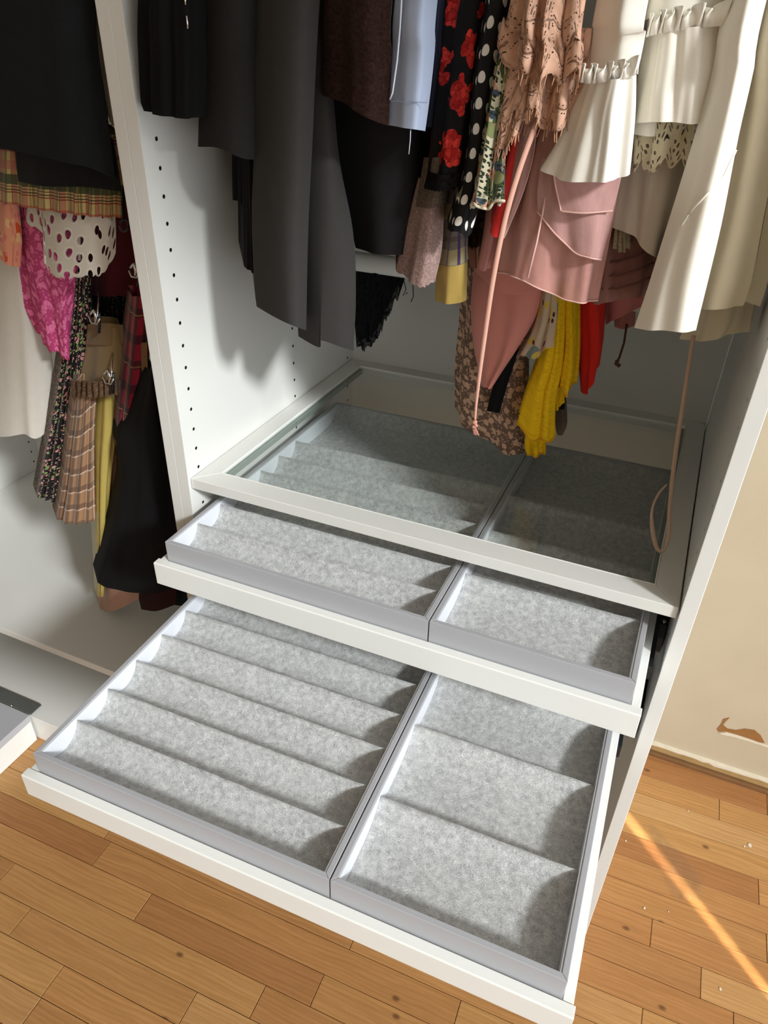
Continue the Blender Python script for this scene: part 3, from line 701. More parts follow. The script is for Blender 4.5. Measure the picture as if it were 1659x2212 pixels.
cloth('red_camisole', [(.070, [(1118, 200), (1098, 300), (1075, 400), (1058, 480)]), (.062, [(1135, 200), (1112, 300), (1092, 400), (1070, 512)]), (.075, [(1160, 200), (1140, 300), (1120, 400), (1090, 500)])], fab('red_crepe', (188, 40, 34), .7, .15, .1), dy=.03, ext=False, fold=(0, .002, 1), seed=21, label='bright red top glimpsed behind the pink organza', cat='top')
# peach lace blouse
PEACH = guipure('peach_guipure', (220, 176, 150))
r = empty('lace_blouse', at(1180, 200, .05)); tag(r, 'peach scalloped lace blouse with fringed tiers', 'blouse')
cloth('tier', [(.04, [(1115, 60), (1105, 150), (1098, 205), (1090, 255)]), (.022, [(1150, 60), (1145, 150), (1135, 200)]), (.024, [(1195, 60), (1190, 150), (1180, 215), (1172, 250)]), (.022, [(1235, 60), (1230, 150), (1222, 250)]), (.035, [(1275, 60), (1265, 150), (1255, 238)])], PEACH, r, dy=0, ext=False, fold=(.002, .007, 3.2), jag=(.012, 5, 's'), seed=22)
cloth('tier', [(.03, [(1118, -20), (1098, 40), (1084, 90), (1092, 118)]), (.010, [(1150, -20), (1142, 60), (1130, 120)]), (.012, [(1190, -20), (1182, 80), (1172, 152)]), (.008, [(1230, -20), (1228, 80), (1222, 150)]), (.025, [(1280, -20), (1276, 80), (1266, 138)])], PEACH, r, dy=0, fold=(.003, .008, 3.5), jag=(.012, 5, 's'), seed=23)
cloth('tail', [(.035, [(1105, 170), (1096, 230), (1080, 300)]), (.028, [(1125, 170), (1115, 240), (1092, 312)]), (.03, [(1150, 170), (1140, 220), (1122, 270)]), (.04, [(1170, 170), (1168, 220), (1160, 245)])], PEACH, r, dy=0, ext=False, fold=(.001, .004, 2), jag=(.006, 4, 's'), seed=24)
FR = fab('peach_thread', (206, 158, 126), .9, .1, .1); random.seed(11)
for tn in ('tier', 'tier.001', 'tail'):
    V0, _u = GV[tn]
    for i in range(1, 56, 2):
        p = V0[i * 45 + 44]
        tube('fringe', [p, p + Vector((random.uniform(-.002, .002), -.001, -random.uniform(.005, .011)))], .0005, FR, r, n=4, world=True)
# pink organza
def organza(name, rgb, al):
    g = G(name, .8, .2); v = g.uv(); f = g.noise(g.scale(v, (1, .25, 1)), 140, 4, .6); w = g.noise(v, 900, 2)
    c = lin(*rgb); g.color(g.mix(g.step(f, .3, .7), tuple(x * .78 for x in c[:3]) + (1,), c)); g.alpha(g.math('MULTIPLY_ADD', w, .2, al - .1)); g.sheen(.2); return g.m
ORG = organza('dusty_pink_organza', (206, 152, 142), .80); ORG2 = organza('pale_mauve_organza', (212, 166, 160), .72)
r = empty('organza_blouse', at(1200, 600, .05)); tag(r, 'sheer dusty pink layered organza blouse with raw edges', 'blouse')
PT = fab('pale_pink_thread', (226, 184, 172), .9, .1, .1)
a = cloth('body', [(0.077, [(1170, 200), (1125, 340), (1095, 460), (1072, 588)]), (0.057, [(1200, 200), (1165, 340), (1145, 460), (1125, 600)]), (0.052, [(1250, 200), (1230, 340), (1215, 500), (1200, 640)]), (0.054, [(1310, 200), (1300, 340), (1275, 520), (1258, 652)]), (0.067, [(1360, 200), (1343, 390), (1318, 530), (1295, 650)])], ORG, r, dy=.05, ext=False, fold=(.0015, .004, 2.3), seed=25)
b = cloth('overlay', [(0.052, [(1172, 340), (1164, 400), (1162, 455)]), (0.042, [(1205, 340), (1200, 420), (1203, 508)]), (0.040, [(1240, 340), (1238, 440), (1240, 545)]), (0.040, [(1290, 340), (1285, 440), (1275, 556)]), (0.052, [(1345, 340), (1330, 450), (1303, 562)])], ORG2, r, dy=0, ext=False, fold=(.0005, .002, 1.5), seed=26)
c = cloth('overlay', [(0.034, [(1192, 340), (1200, 400), (1212, 456)]), (0.032, [(1250, 340), (1255, 400), (1262, 460)]), (0.044, [(1350, 340), (1338, 400), (1323, 455)])], ORG2, r, dy=0, ext=False, seed=27)
d = cloth('overlay', [(0.067, [(1120, 230), (1108, 330), (1096, 430), (1084, 508)]), (0.058, [(1140, 230), (1135, 300), (1122, 400), (1086, 512)]), (0.062, [(1152, 230), (1157, 305), (1135, 400), (1090, 512)])], ORG2, r, dy=0, ext=False, seed=28)
for q in (a, b, c, d):
    V0, _u = GV[q.name]
    tube('raw_edge', [V0[i * 45 + 44] + Vector((0, -.0012, 0)) for i in range(0, 57, 2)], .0009, PT, q, n=5, world=True)
V0, _u = GV[d.name]; tube('raw_edge', [V0[56 * 45 + k] + Vector((0, -.0012, 0)) for k in range(0, 45, 2)], .0009, PT, d, n=5, world=True)
V0, _u = GV[c.name]; tube('raw_edge', [V0[k] + Vector((0, -.0012, 0)) for k in range(0, 45, 2)], .0009, PT, c, n=5, world=True)
seam('drawn_fold', [(1205, 300), (1180, 420), (1160, 520), (1140, 600)], .047, .0012, PT, r)
tie = ribbon('waist_tie', [(1195, 170, .05), (1178, 225, .04), (1150, 290, .026), (1118, 380, .012), (1090, 480, .004), (1066, 600, 0), (1048, 720, .003), (1036, 810, .006), (1028, 880, .01), (1026, 912, .012)], [.0045, .0045, .005, .005, .005, .005, .0048, .004, .003, .0025], fab('pink_tie_satin', (206, 158, 140), .5, .1, .1), label='long thin peach-pink tie ending in a knot', cat='tie')
KN = fab('pink_knot', (206, 146, 128), .8, .2, .1)
kn_ = tube('knot', [at(1029, 908, .010), at(1024, 914, .008), at(1020, 920, .009), at(1024, 924, .011), at(1029, 920, .012), at(1026, 915, .011)], .0024, KN, tie, n=8, world=True)
for k in range(6): tube('tassel_thread', [at(1022 + k * .8, 922, .010), at(1024 + k * 2, 938 + k % 3, .011)], .0008, KN, kn_, n=5, world=True)
# white blouses
WC = fab('white_cotton', (240, 236, 225), .85, .06, .15, 30); WC2 = fab('warm_white_poplin', (240, 235, 222), .85, .08, .15, 30)
def frill(parent, path, y, amp, n, mat, hgt):
    V = []; F = []; P = [at(a, b, y) for a, b in path]; N = 110
    for i in range(N + 1):
        p = cr(P, i / N); w = math.sin(2 * math.pi * n * i / N + 1.1 * math.sin(i * .23)); w2 = math.sin(2 * math.pi * n * i / N * .47 + 2)
        V += [p, p + Vector((.0016 * w2, -amp * .5 * (1 + w), hgt * .5)), p + Vector((.003 * w, -amp * (.6 + w), hgt * (.92 + .16 * w2)))]
    for i in range(N):
        for k in range(2): F.append((i * 3 + k, (i + 1) * 3 + k, (i + 1) * 3 + k + 1, i * 3 + k + 1))
    q = mesh('gathered_frill', V, F, mat, parent, smooth=True, world=True); s_ = q.modifiers.new('thick', 'SOLIDIFY'); s_.thickness = .001; s_.offset = 0
    return q
r = empty('ruffle_sleeve_blouse', at(1290, 380, .03)); tag(r, 'white blouse with gathered ruffle, hem over the pink organza', 'blouse')
cloth('sleeve', [(.035, [(1292, -20), (1280, 70), (1262, 172)]), (.018, [(1330, -20), (1322, 70), (1305, 172)]), (.005, [(1355, -20), (1345, 70), (1335, 168)]), (.012, [(1405, -20), (1395, 70), (1376, 160)])], WC, r, dy=.08, fold=(0, .0006, 1.2), seed=30)
cloth('ruffle', [(.034, [(1254, 172), (1235, 230), (1205, 310), (1170, 368)]), (.016, [(1282, 176), (1262, 240), (1240, 310), (1216, 390)]), (.0, [(1318, 172), (1300, 240), (1290, 310), (1276, 394)]), (.003, [(1345, 168), (1338, 240), (1330, 310), (1322, 391)]), (.012, [(1374, 160), (1372, 240), (1366, 310), (1359, 376)])], WC, r, dy=.07, ext=False, fold=(.0022, .0026, 3.0), seed=31)
frill(r, [(1254, 178), (1282, 180), (1318, 175), (1345, 170), (1377, 160)], .004, .006, 9, WC, .014)
r = empty('ruffle_hem_blouse', at(1450, 260, .05)); tag(r, 'white blouse with a wide gathered ruffle beside the long white dress', 'blouse')
cloth('body', [(.05, [(1405, -20), (1400, 30), (1396, 75)]), (.03, [(1450, -20), (1445, 65)]), (.03, [(1510, -20), (1508, 58)]), (.05, [(1585, -20), (1575, 50)])], WC2, r, dy=.06, fold=(0, .0006, 1.5), seed=32)
cloth('ruffle', [(.055, [(1396, 74), (1388, 140), (1376, 210), (1366, 268)]), (.03, [(1425, 68), (1415, 140), (1402, 210), (1396, 264)]), (.022, [(1465, 62), (1460, 140), (1452, 210), (1448, 264)]), (.024, [(1515, 56), (1512, 140), (1502, 210), (1495, 268)]), (.04, [(1575, 50), (1568, 140), (1555, 210), (1545, 264)])], WC2, r, dy=.07, ext=False, fold=(.0022, .0024, 3.0), seed=33)
frill(r, [(1396, 80), (1425, 72), (1465, 66), (1515, 60), (1575, 54)], .022, .006, 9, WC2, .016)
cloth('lining_hem', [(.052, [(1370, 240), (1370, 290)]), (.045, [(1400, 240), (1400, 295)]), (.052, [(1440, 240), (1438, 294)])], WC2, r, dy=0, ext=False, seed=34)
CRO = eyelet('cream_crochet', (206, 194, 164), 130, .24, 1.0)
cloth('crochet_top', [(.060, [(1355, 250), (1360, 320), (1366, 345)]), (.056, [(1385, 250), (1388, 320), (1392, 342)]), (.046, [(1425, 250), (1415, 310), (1412, 345)]), (.044, [(1460, 250), (1455, 310), (1452, 335)]), (.052, [(1510, 250), (1500, 310), (1490, 345)])], CRO, dy=0, ext=False, fold=(.001, .004, 2.5), jag=(.012, 4.5, 's'), seed=35, label='cream crochet top with scalloped hem under the white ruffle', cat='top')
cloth('cream_skirt', [(.085, [(1352, 300), (1338, 380), (1326, 440), (1321, 488)]), (.072, [(1385, 300), (1372, 400), (1362, 508)]), (.068, [(1440, 300), (1425, 400), (1398, 545)]), (.080, [(1500, 300), (1480, 420), (1440, 566)])], fab('cream_gauze', (212, 204, 190), .9, .12, .15, 30), dy=.05, ext=False, fold=(.001, .003, 1.8), seed=36, label='cream gauze skirt with slanting hem behind the long white dress', cat='skirt')
o = cloth('long_white_dress', [(.03, [(1572, -20), (1540, 150), (1500, 300), (1455, 450), (1408, 600), (1371, 708)]), (.014, [(1592, -20), (1560, 150), (1520, 300), (1480, 450), (1432, 600), (1404, 714)]), (.009, [(1602, -20), (1572, 150), (1536, 300), (1498, 450), (1458, 600), (1436, 714)]), (.004, [(1628, -20), (1598, 150), (1566, 300), (1530, 450), (1495, 600), (1474, 718)]), (.03, [(1662, -20), (1630, 150), (1596, 300), (1562, 470), (1532, 600), (1505, 714)])], fab('white_linen', (240, 235, 221), .85, .07, .15, 40), dy=.07, fold=(0, .0006, 1.5), seed=37, label='long white dress with a slanting seam, brightest of the white clothes', cat='dress')
seam_on(o, [(1588, 335), (1560, 375), (1525, 412), (1495, 448), (1472, 490)], .0010, WC)
CD = fab('ivory_crepe', (226, 216, 190), .85, .08, .15, 30)
r = empty('ivory_dress', at(1590, 660, .09)); tag(r, 'ivory layered dress hanging furthest right against the wardrobe side', 'dress')
cloth('outer_layer', [(.065, [(1640, -20), (1600, 250), (1560, 450), (1515, 600), (1500, 668)]), (.055, [(1680, -20), (1640, 250), (1605, 450), (1570, 600), (1550, 668)]), (.075, [(1745, -20), (1695, 250), (1655, 450), (1625, 600), (1606, 660)])], CD, r, dy=.07, fold=(0, .001, 1.3), seed=38)
cloth('under_layer', [(.14, [(1530, 560), (1490, 680), (1470, 732)]), (.12, [(1560, 560), (1530, 680), (1512, 738)]), (.12, [(1600, 560), (1585, 680), (1565, 728)]), (.14, [(1650, 560), (1632, 640), (1616, 716)])], CD, r, dy=.04, ext=False, fold=(.001, .003, 1.8), seed=39)
cloth('side_layer', [(.10, [(1690, 250), (1655, 450), (1625, 600), (1605, 650)]), (.10, [(1730, 250), (1690, 450), (1660, 600), (1642, 662)])], CD, r, dy=0, ext=False, seed=40)
o = cloth('mauve_blouse', [(.12, [(1258, 480), (1258, 600), (1256, 648)]), (.10, [(1300, 480), (1300, 600), (1300, 656)]), (.10, [(1355, 480), (1355, 600), (1352, 646)]), (.115, [(1425, 490), (1420, 580), (1410, 632)])], fab('deep_mauve_gauze', (150, 110, 104), .9, .2, .15, 40), dy=.03, ext=False, fold=(.001, .004, 2.2), seed=41, jag=(.003, 6, 'r'), label='deep mauve gauze blouse with raw layered hem below the cream skirt', cat='blouse')
for k, vv in enumerate((560, 590, 618)): seam('raw_tuck', [(1300, vv + 6), (1335, vv + 6), (1375, vv - 6), (1412, vv - 22)], .097, .0013, fab('mauve_thread', (122, 84, 78), .9, .1, .1), o)
tas = cloth('fluffy_tassel', [(.088, [(1330, 470), (1326, 535)]), (.082, [(1345, 470), (1345, 545)]), (.088, [(1362, 470), (1366, 530)])], fuzzy('cream_fluff', (150, 138, 112), (206, 196, 168), 320), dy=.02, ext=False, fold=(.001, .003, 4), jag=(.003, 14, 'r'), seed=42, label='small cream fluffy tassel below the slanting cream hem', cat='tassel')
# ------------------------------------------------------------------ right wardrobe, low row on the lower rail
BL_LACE = lace('black_lace', (18, 18, 20), (10, 10, 12), 90, .40, .08, .80)
cloth('black_lace_skirt', [(.31, [(758, 575), (764, 660), (770, 748)]), (.30, [(785, 576), (788, 660), (796, 752)]), (.298, [(815, 580), (816, 650), (812, 735)]), (.30, [(845, 584), (842, 630), (834, 690)]), (.31, [(878, 588), (872, 610), (864, 634)])], BL_LACE, dy=.03, ext=False, fold=(.001, .005, 3), jag=(.012, 16, 'r'), ns=90, seed=50, label='black lace skirt with ragged scalloped edge hanging from the lower rail', cat='skirt')
BT = fab('black_thread', (16, 16, 18), .9, .1, .1)
for a in ([(872, 605), (877, 625), (870, 640), (880, 632)], [(892, 612), (893, 640), (888, 652)]): tube('loose_threads', [at(x, y, .27) for x, y in a], .0007, BT, bpy.data.objects['black_lace_skirt'], n=5, world=True)
cloth('tan_lace_dress', [(.275, [(1000, 560), (992, 680), (980, 790), (979, 880)]), (.248, [(1030, 560), (1020, 690), (1010, 800), (1008, 922)]), (.240, [(1070, 560), (1060, 700), (1055, 830), (1052, 952)]), (.242, [(1110, 560), (1105, 700), (1098, 850), (1096, 982)]), (.265, [(1145, 560), (1142, 720), (1140, 860), (1136, 972)])], lace('tan_flower_lace', (204, 168, 142), (126, 98, 82), 75, .33, .05, .62), dy=0, ext=False, fold=(.001, .004, 1.8), seed=51, label='tan flower lace dress reaching down to the glass shelf', cat='dress')
PSAT = fab('salmon_pink_satin', (214, 138, 126), .55, .1, .1)
o = cloth('pink_satin_skirt', [(.215, [(1024, 560), (1017, 660), (1024, 760), (1044, 832)]), (.195, [(1060, 575), (1052, 680), (1048, 770), (1047, 836)]), (.185, [(1105, 590), (1098, 680), (1080, 770), (1052, 838)]), (.190, [(1150, 600), (1138, 680), (1108, 755), (1060, 834)]), (.215, [(1196, 610), (1172, 680), (1130, 738), (1088, 776)])], PSAT, dy=.02, ext=False, fold=(.0015, .003, 1.7), seed=52, label='salmon pink satin skirt draped to a point', cat='skirt')
cloth('overskirt', [(.198, [(1020, 560), (1030, 588), (1036, 592)]), (.178, [(1060, 560), (1062, 600), (1066, 622)]), (.176, [(1100, 560), (1100, 610), (1104, 636)]), (.182, [(1140, 560), (1150, 605), (1160, 628)]), (.205, [(1190, 570), (1194, 600), (1196, 618)])], PSAT, o, dy=0, ext=False, seed=53)
ribbon('black_strap', [(1108, 745, .222), (1094, 790, .221), (1080, 835, .220), (1065, 890, .220)], .0195, fab('black_webbing', (16, 16, 17), .8, .1, .1), label='flat black strap hanging in front of the tan lace', cat='strap')
def shirred(name, rgb):
    g = G(name, .85, .15); v = g.uv(); w = g.warp(v, 40, .004); x, y, _ = g.sep(w)
    f = g.noise(g.comb(g.math('MULTIPLY', x, 60.0), g.math('MULTIPLY', y, 420.0)), 1.0, 3); c = lin(*rgb)
    g.color(g.mix(g.step(f, .3, .7), tuple(q * .72 for q in c[:3]) + (1,), c)); g.bump(f, .8, .0015); return g.m
YEL = shirred('mustard_crinkle', (246, 198, 26))
r = empty('yellow_ruffle_dress', at(1160, 980, .24)); tag(r, 'mustard yellow crinkled dress with wavy ruffle edges', 'dress')
def body_edge(q, off=(0, -.0008, -.0004), rad=.0012, mat=None):
    V0, _ = GV[q.name]; tube('ruffle_edge', [V0[i * 45 + 44] + Vector(off) for i in range(57)], rad, mat, q, n=6, world=True)
YED = fab('mustard_edge', (222, 168, 20), .8, .1, .1)
q = cloth('panel', [(.225, [(1180, 610), (1160, 760), (1132, 850), (1113, 905)]), (.205, [(1195, 610), (1182, 760), (1155, 850), (1138, 935)]), (.202, [(1210, 610), (1200, 770), (1180, 860), (1172, 958)]), (.220, [(1225, 610), (1212, 780), (1198, 870), (1197, 925)])], YEL, r, dy=.03, ext=False, fold=(.001, .006, 1.6), jag=(.006, 2.2, 'w'), seed=54); body_edge(q, mat=YED)
q = cloth('panel', [(.235, [(1205, 610), (1198, 740), (1188, 800), (1176, 848)]), (.215, [(1222, 610), (1220, 740), (1212, 800), (1206, 842)]), (.215, [(1238, 610), (1238, 740), (1236, 800), (1226, 848)]), (.24, [(1250, 610), (1252, 740), (1248, 800), (1242, 832)])], YEL, r, dy=.03, ext=False, fold=(.001, .005, 1.8), jag=(.006, 2.0, 'w'), seed=55); body_edge(q, mat=YED)
q = cloth('ruffle', [(.232, [(1138, 915), (1136, 960), (1142, 980)]), (.220, [(1155, 915), (1158, 984)]), (.225, [(1176, 915), (1176, 976)])], YEL, r, dy=.015, ext=False, fold=(.001, .004, 2), seed=56); body_edge(q, mat=YED)
q = cloth('ruffle', [(.238, [(1192, 820), (1193, 870), (1196, 880)]), (.232, [(1205, 820), (1206, 886)]), (.236, [(1214, 820), (1216, 862)])], YEL, r, dy=.01, ext=False, fold=(.001, .003, 2), seed=57)
cloth('print_mesh_top', [(.212, [(1170, 600), (1155, 680), (1135, 730), (1112, 767)]), (.196, [(1185, 600), (1175, 690), (1160, 740), (1148, 774)]), (.195, [(1200, 600), (1192, 690), (1186, 730), (1184, 752)]), (.205, [(1215, 600), (1212, 660), (1206, 690), (1200, 700)])], blobs('pastel_print', (196, 176, 150), [(45, .42, 1.0, (196, 150, 146), .4), (40, .40, .6, (112, 128, 122), .4), (60, .32, 1.0, (206, 176, 70), .4), (80, .26, 1.0, (90, 30, 36), .25)], alpha=.92), dy=.015, ext=False, fold=(.001, .005, 2), jag=(.004, 2.5, 'w'), seed=58, label='pastel printed mesh top with yellow wavy edge above the mustard dress', cat='top')
cloth('red_scarf', [(.265, [(1236, 600), (1248, 740), (1257, 845)]), (.25, [(1262, 600), (1268, 740), (1264, 852)]), (.25, [(1285, 600), (1290, 740), (1276, 832)]), (.265, [(1308, 610), (1305, 730), (1298, 790)])], fab('red_crepe_scarf', (226, 44, 34), .7, .12, .1), dy=.02, ext=False, fold=(.001, .003, 1.5), seed=59, label='red scarf narrowing to a point right of the mustard dress', cat='scarf')
o = cloth('orchid_camisole', [(.285, [(1302, 610), (1303, 660), (1305, 702)]), (.27, [(1335, 610), (1340, 660), (1338, 686)]), (.275, [(1395, 610), (1392, 640), (1386, 664)])], fab('orchid_satin', (202, 126, 130), .55, .1, .1), dy=.02, ext=False, fold=(0, .002, 1), seed=60, label='small orchid pink satin top with hanging brown cord', cat='camisole')
cloth('sleeve', [(.30, [(1325, 650), (1327, 706)]), (.292, [(1345, 650), (1346, 711)]), (.30, [(1372, 645), (1370, 704)])], fab('orchid_satin_dark', (186, 124, 122), .55, .1, .1), o, dy=.015, ext=False, seed=61)
cord_ = tube('cord', [at(1354, 700, .287), at(1348, 740, .287), at(1338, 772, .286), at(1332, 784, .286)], .0016, fab('brown_cord', (92, 66, 52), .7, .1, .1), o, n=7, world=True)
tube('cord_knot', [at(1334, 778, .286), at(1331, 786, .284), at(1338, 790, .287)], .003, fab('brown_cord_knot', (110, 80, 62), .7, .1, .1), cord_, n=7, world=True)
cloth('sheer_brown_hem', [(.27, [(1200, 860), (1200, 920), (1204, 940)]), (.262, [(1212, 860), (1215, 940)]), (.27, [(1222, 880), (1224, 925)])], fab('sheer_brown', (110, 88, 76), .9, .2, .1, alpha=.8), dy=.015, ext=False, seed=62, label='small sheer brown hem right of the mustard dress', cat='skirt')
ribbon('black_belt_end', [(1218, 820, .262), (1216, 850, .262), (1211, 884, .262)], .010, fab('black_belt', (14, 14, 16), .8, .1, .1), label='narrow black strap end behind the mustard dress', cat='strap')
ribbon('nude_ribbon', [(1498, 725, .12), (1486, 800, .12), (1474, 880, .115), (1462, 960, .11), (1452, 1040, .105), (1446, 1110, .10), (1444, 1160, .095), (1432, 1190, .09), (1418, 1182, .09), (1409, 1140, .095), (1409, 1100, .105), (1422, 1068, .115), (1441, 1046, .125)], [.0042, .0042, .0046, .005, .005, .005, .005, .0042, .005, .005, .003, .003, .0025], fab('nude_satin_ribbon', (206, 178, 156), .6, .1, .1), n=110, label='nude ribbon dangling onto the glass shelf in a loop', cat='ribbon')

# ------------------------------------------------------------------ left wardrobe
BC = fab('black_crepe', (30, 32, 34), .95, .25, .2)
o = cloth('black_jacket', [(.035, [(-60, -20), (-60, 150), (-60, 316)]), (.012, [(0, -20), (0, 150), (5, 324)]), (.008, [(90, -20), (95, 150), (110, 343)]), (.012, [(160, -20), (165, 150), (190, 362)]), (.035, [(206, -20), (211, 100), (228, 210), (250, 388)])], BC, dy=.16, fold=(.001, .003, 1.8), seed=70, label='large black jacket in the left wardrobe', cat='jacket')
cloth('lining', [(.055, [(30, 290), (36, 360), (40, 392)]), (.045, [(95, 290), (98, 402)]), (.045, [(180, 290), (185, 404)]), (.055, [(245, 300), (262, 414)])], fab('black_lining', (20, 21, 24), .6, .2, .1), o, dy=0, ext=False, seed=71)
cloth('cream_cardigan', [(.075, [(200, -20), (208, 60), (222, 160), (240, 262)]), (.07, [(214, -20), (222, 60), (236, 190), (246, 275)])], fab('cream_knit', (186, 170, 138), .95, .2, .2), dy=.06, fold=(0, .002, 2), seed=72, label='cream cardigan edge between the black jacket and the wardrobe side', cat='cardigan')
cloth('plaid_mini_skirt', [(.075, [(-50, 250), (-50, 340), (-50, 428)]), (.06, [(30, 250), (32, 350), (35, 444)]), (.056, [(120, 260), (120, 360), (120, 458)]), (.058, [(200, 270), (200, 370), (200, 468)]), (.075, [(262, 290), (266, 380), (268, 470)])], plaid('yellow_green_tartan', (200, 176, 116), [('x', .024, .1, .007, (170, 92, 86), .7), ('x', .024, .55, .004, (70, 58, 38), .6), ('x', .012, .3, .0010, (70, 24, 24), .8), ('y', .075, .61, .014, (36, 62, 36), .88), ('y', .075, .333, .012, (176, 98, 94), .6), ('x', .024, .75, .003, (150, 120, 60), .5), ('y', .075, .77, .0016, (120, 24, 30), .9), ('y', .075, .72, .0016, (40, 24, 20), .9), ('y', .075, .66, .0012, (60, 20, 22), .9), ('y', .075, .02, .005, (158, 44, 50), .6)]), dy=.05, ext=False, fold=(.0005, .0035, 9), seed=73, label='pleated yellow, green and red tartan mini skirt under the black jacket', cat='skirt')
EYE = eyelet('white_eyelet', (226, 220, 208), 50, .25, .72)
cloth('eyelet_top', [(.098, [(62, 430), (60, 460), (59, 478)]), (.086, [(88, 430), (92, 480), (97, 505)]), (.080, [(100, 430), (98, 510), (97, 575)]), (.072, [(150, 430), (140, 520), (135, 598)]), (.072, [(195, 430), (192, 520), (188, 593)]), (.078, [(230, 430), (228, 520), (219, 590)]), (.092, [(246, 430), (250, 500), (250, 545)])], EYE, dy=0, ext=False, fold=(.0005, .002, 2), jag=(.003, 12, 's'), ns=80, seed=74, label='white eyelet top with scalloped edge under the tartan skirt', cat='top')
cloth('coral_floral_top', [(.12, [(-50, 420), (-50, 545)]), (.10, [(0, 420), (4, 500), (6, 560)]), (.098, [(25, 430), (30, 510), (28, 572)]), (.115, [(42, 440), (48, 520), (42, 560)])], blobs('coral_print', (222, 150, 120), [(40, .42, 1.0, (206, 84, 44), .45), (50, .40, 1.0, (226, 186, 130), .5), (70, .30, 1.0, (214, 120, 116), .5)]), dy=.03, ext=False, fold=(.001, .004, 2), jag=(.006, 3, 's'), seed=75, label='coral and peach floral top at the left edge', cat='top')
cloth('pink_lace_dress', [(.135, [(28, 440), (28, 540), (45, 640), (78, 718)]), (.115, [(70, 440), (72, 560), (90, 660), (108, 750)]), (.110, [(115, 450), (118, 580), (128, 690), (138, 776)]), (.125, [(165, 450), (168, 580), (162, 680), (158, 740)])], lace('hot_pink_lace', (240, 130, 178), (204, 78, 132), 60, .33, .06, .72), dy=0, ext=False, fold=(.001, .005, 2.2), jag=(.012, 7, 'r'), seed=76, label='hot pink lace dress beside the white eyelet top', cat='dress')
cloth('white_sheer_slip', [(.155, [(-50, 500), (-50, 700), (-50, 938)]), (.135, [(-5, 500), (0, 700), (5, 943)]), (.130, [(25, 500), (38, 700), (50, 940)]), (.142, [(50, 540), (72, 720), (80, 946)]), (.165, [(80, 560), (108, 720), (118, 880), (112, 920)])], fab('white_voile', (228, 224, 214), .9, .1, .2, alpha=.92), dy=.04, ext=False, fold=(.0005, .003, 1.6), seed=77, label='long white sheer slip at the left edge below the pink lace', cat='slip')
cloth('burgundy_blouse', [(.18, [(180, 440), (182, 640)]), (.165, [(235, 440), (236, 640)]), (.18, [(305, 440), (302, 640)])], fab('burgundy_crepe', (96, 34, 44), .85, .2, .15), dy=.03, ext=False, fold=(0, .003, 2), seed=78, label='burgundy blouse behind the eyelet top', cat='blouse')
DOTM = blobs('pink_green_dots', (18, 17, 18), [(85, .30, 1, (204, 140, 140), .5), (95, .30, 1, (120, 152, 86), .42), (170, .22, 1, (206, 172, 160), .55)])
cloth('dotted_pleated_skirt', [(.13, [(160, 585), (148, 720), (118, 900), (84, 1074)]), (.118, [(172, 585), (162, 720), (138, 900), (108, 1082)]), (.118, [(186, 585), (180, 720), (160, 900), (138, 1088)]), (.135, [(196, 585), (195, 720), (182, 900), (160, 1090)])], DOTM, dy=.03, ext=False, fold=(.0015, .004, 5), seed=79, label='long black pleated skirt with pink and green dots', cat='skirt')
cloth('smocked_top', [(.19, [(180, 590), (186, 730)]), (.18, [(230, 590), (232, 740)]), (.19, [(292, 600), (292, 745)])], blobs('black_smock', (18, 17, 18), [(230, .20, .5, (150, 110, 108), .35)]), dy=.02, ext=False, fold=(.001, .002, 12), seed=80, label='black smocked top with tiny pink dots behind the clips', cat='top')
o = cloth('khaki_skirt', [(.115, [(192, 712), (184, 770), (166, 846)]), (.10, [(215, 708), (214, 780), (205, 850)]), (.10, [(245, 708), (250, 780), (245, 850)]), (.115, [(264, 712), (276, 780), (272, 846)])], fab('khaki_twill', (140, 116, 78), .85, .18, .15), dy=.03, ext=False, fold=(0, .003, 1.5), seed=81, label='khaki skirt held by a shiny clip', cat='skirt')
cloth('waistband', [(.112, [(191, 700), (186, 744)]), (.096, [(228, 698), (230, 746)]), (.112, [(266, 702), (270, 742)])], fab('khaki_band', (124, 100, 68), .85, .18, .15), o, dy=0, ext=False, seed=82)
CHK = plaid('camel_check', (164, 126, 92), [('x', .028, .1, .009, (96, 70, 54), .6), ('y', .046, .12, .012, (92, 66, 52), .65), ('y', .046, .22, .003, (214, 196, 176), .8), ('x', .028, .22, .002, (210, 190, 168), .7), ('x', .014, .8, .0012, (84, 58, 46), .7)])
o = cloth('checked_pleated_skirt', [(.095, [(162, 835), (152, 930), (138, 1040), (124, 1122)]), (.082, [(178, 835), (172, 930), (160, 1040), (150, 1132)]), (.082, [(194, 835), (190, 930), (185, 1040), (180, 1130)]), (.095, [(210, 835), (205, 930), (205, 1040), (207, 1126)])], CHK, dy=.03, ext=False, fold=(.0008, .003, 3.5), seed=83, label='camel checked pleated skirt with ruffled waist', cat='skirt')
frm = fuzzy('brown_ruffle', (62, 46, 34), (118, 92, 70), 150)
cloth('waist_ruffle', [(.085, [(160, 822), (160, 856)]), (.07, [(195, 824), (194, 858)]), (.07, [(230, 822), (230, 856)]), (.085, [(258, 820), (258, 850)])], frm, o, dy=0, ext=False, fold=(.003, .004, 9), jag=(.003, 10, 'r'), seed=84)
SATY = fab('olive_gold_satin', (186, 168, 92), .38, .12, .0, spec=.5)
cloth('olive_satin_skirt', [(.12, [(205, 845), (200, 930), (203, 1060), (212, 1285)]), (.106, [(222, 845), (218, 930), (212, 1060), (216, 1290)]), (.108, [(238, 845), (236, 930), (226, 1060), (220, 1288)]), (.12, [(252, 845), (250, 930), (238, 1060), (224, 1280)])], SATY, dy=.02, ext=False, fold=(.001, .003, 1.6), seed=85, label='long olive gold satin skirt right of the camel check', cat='skirt')
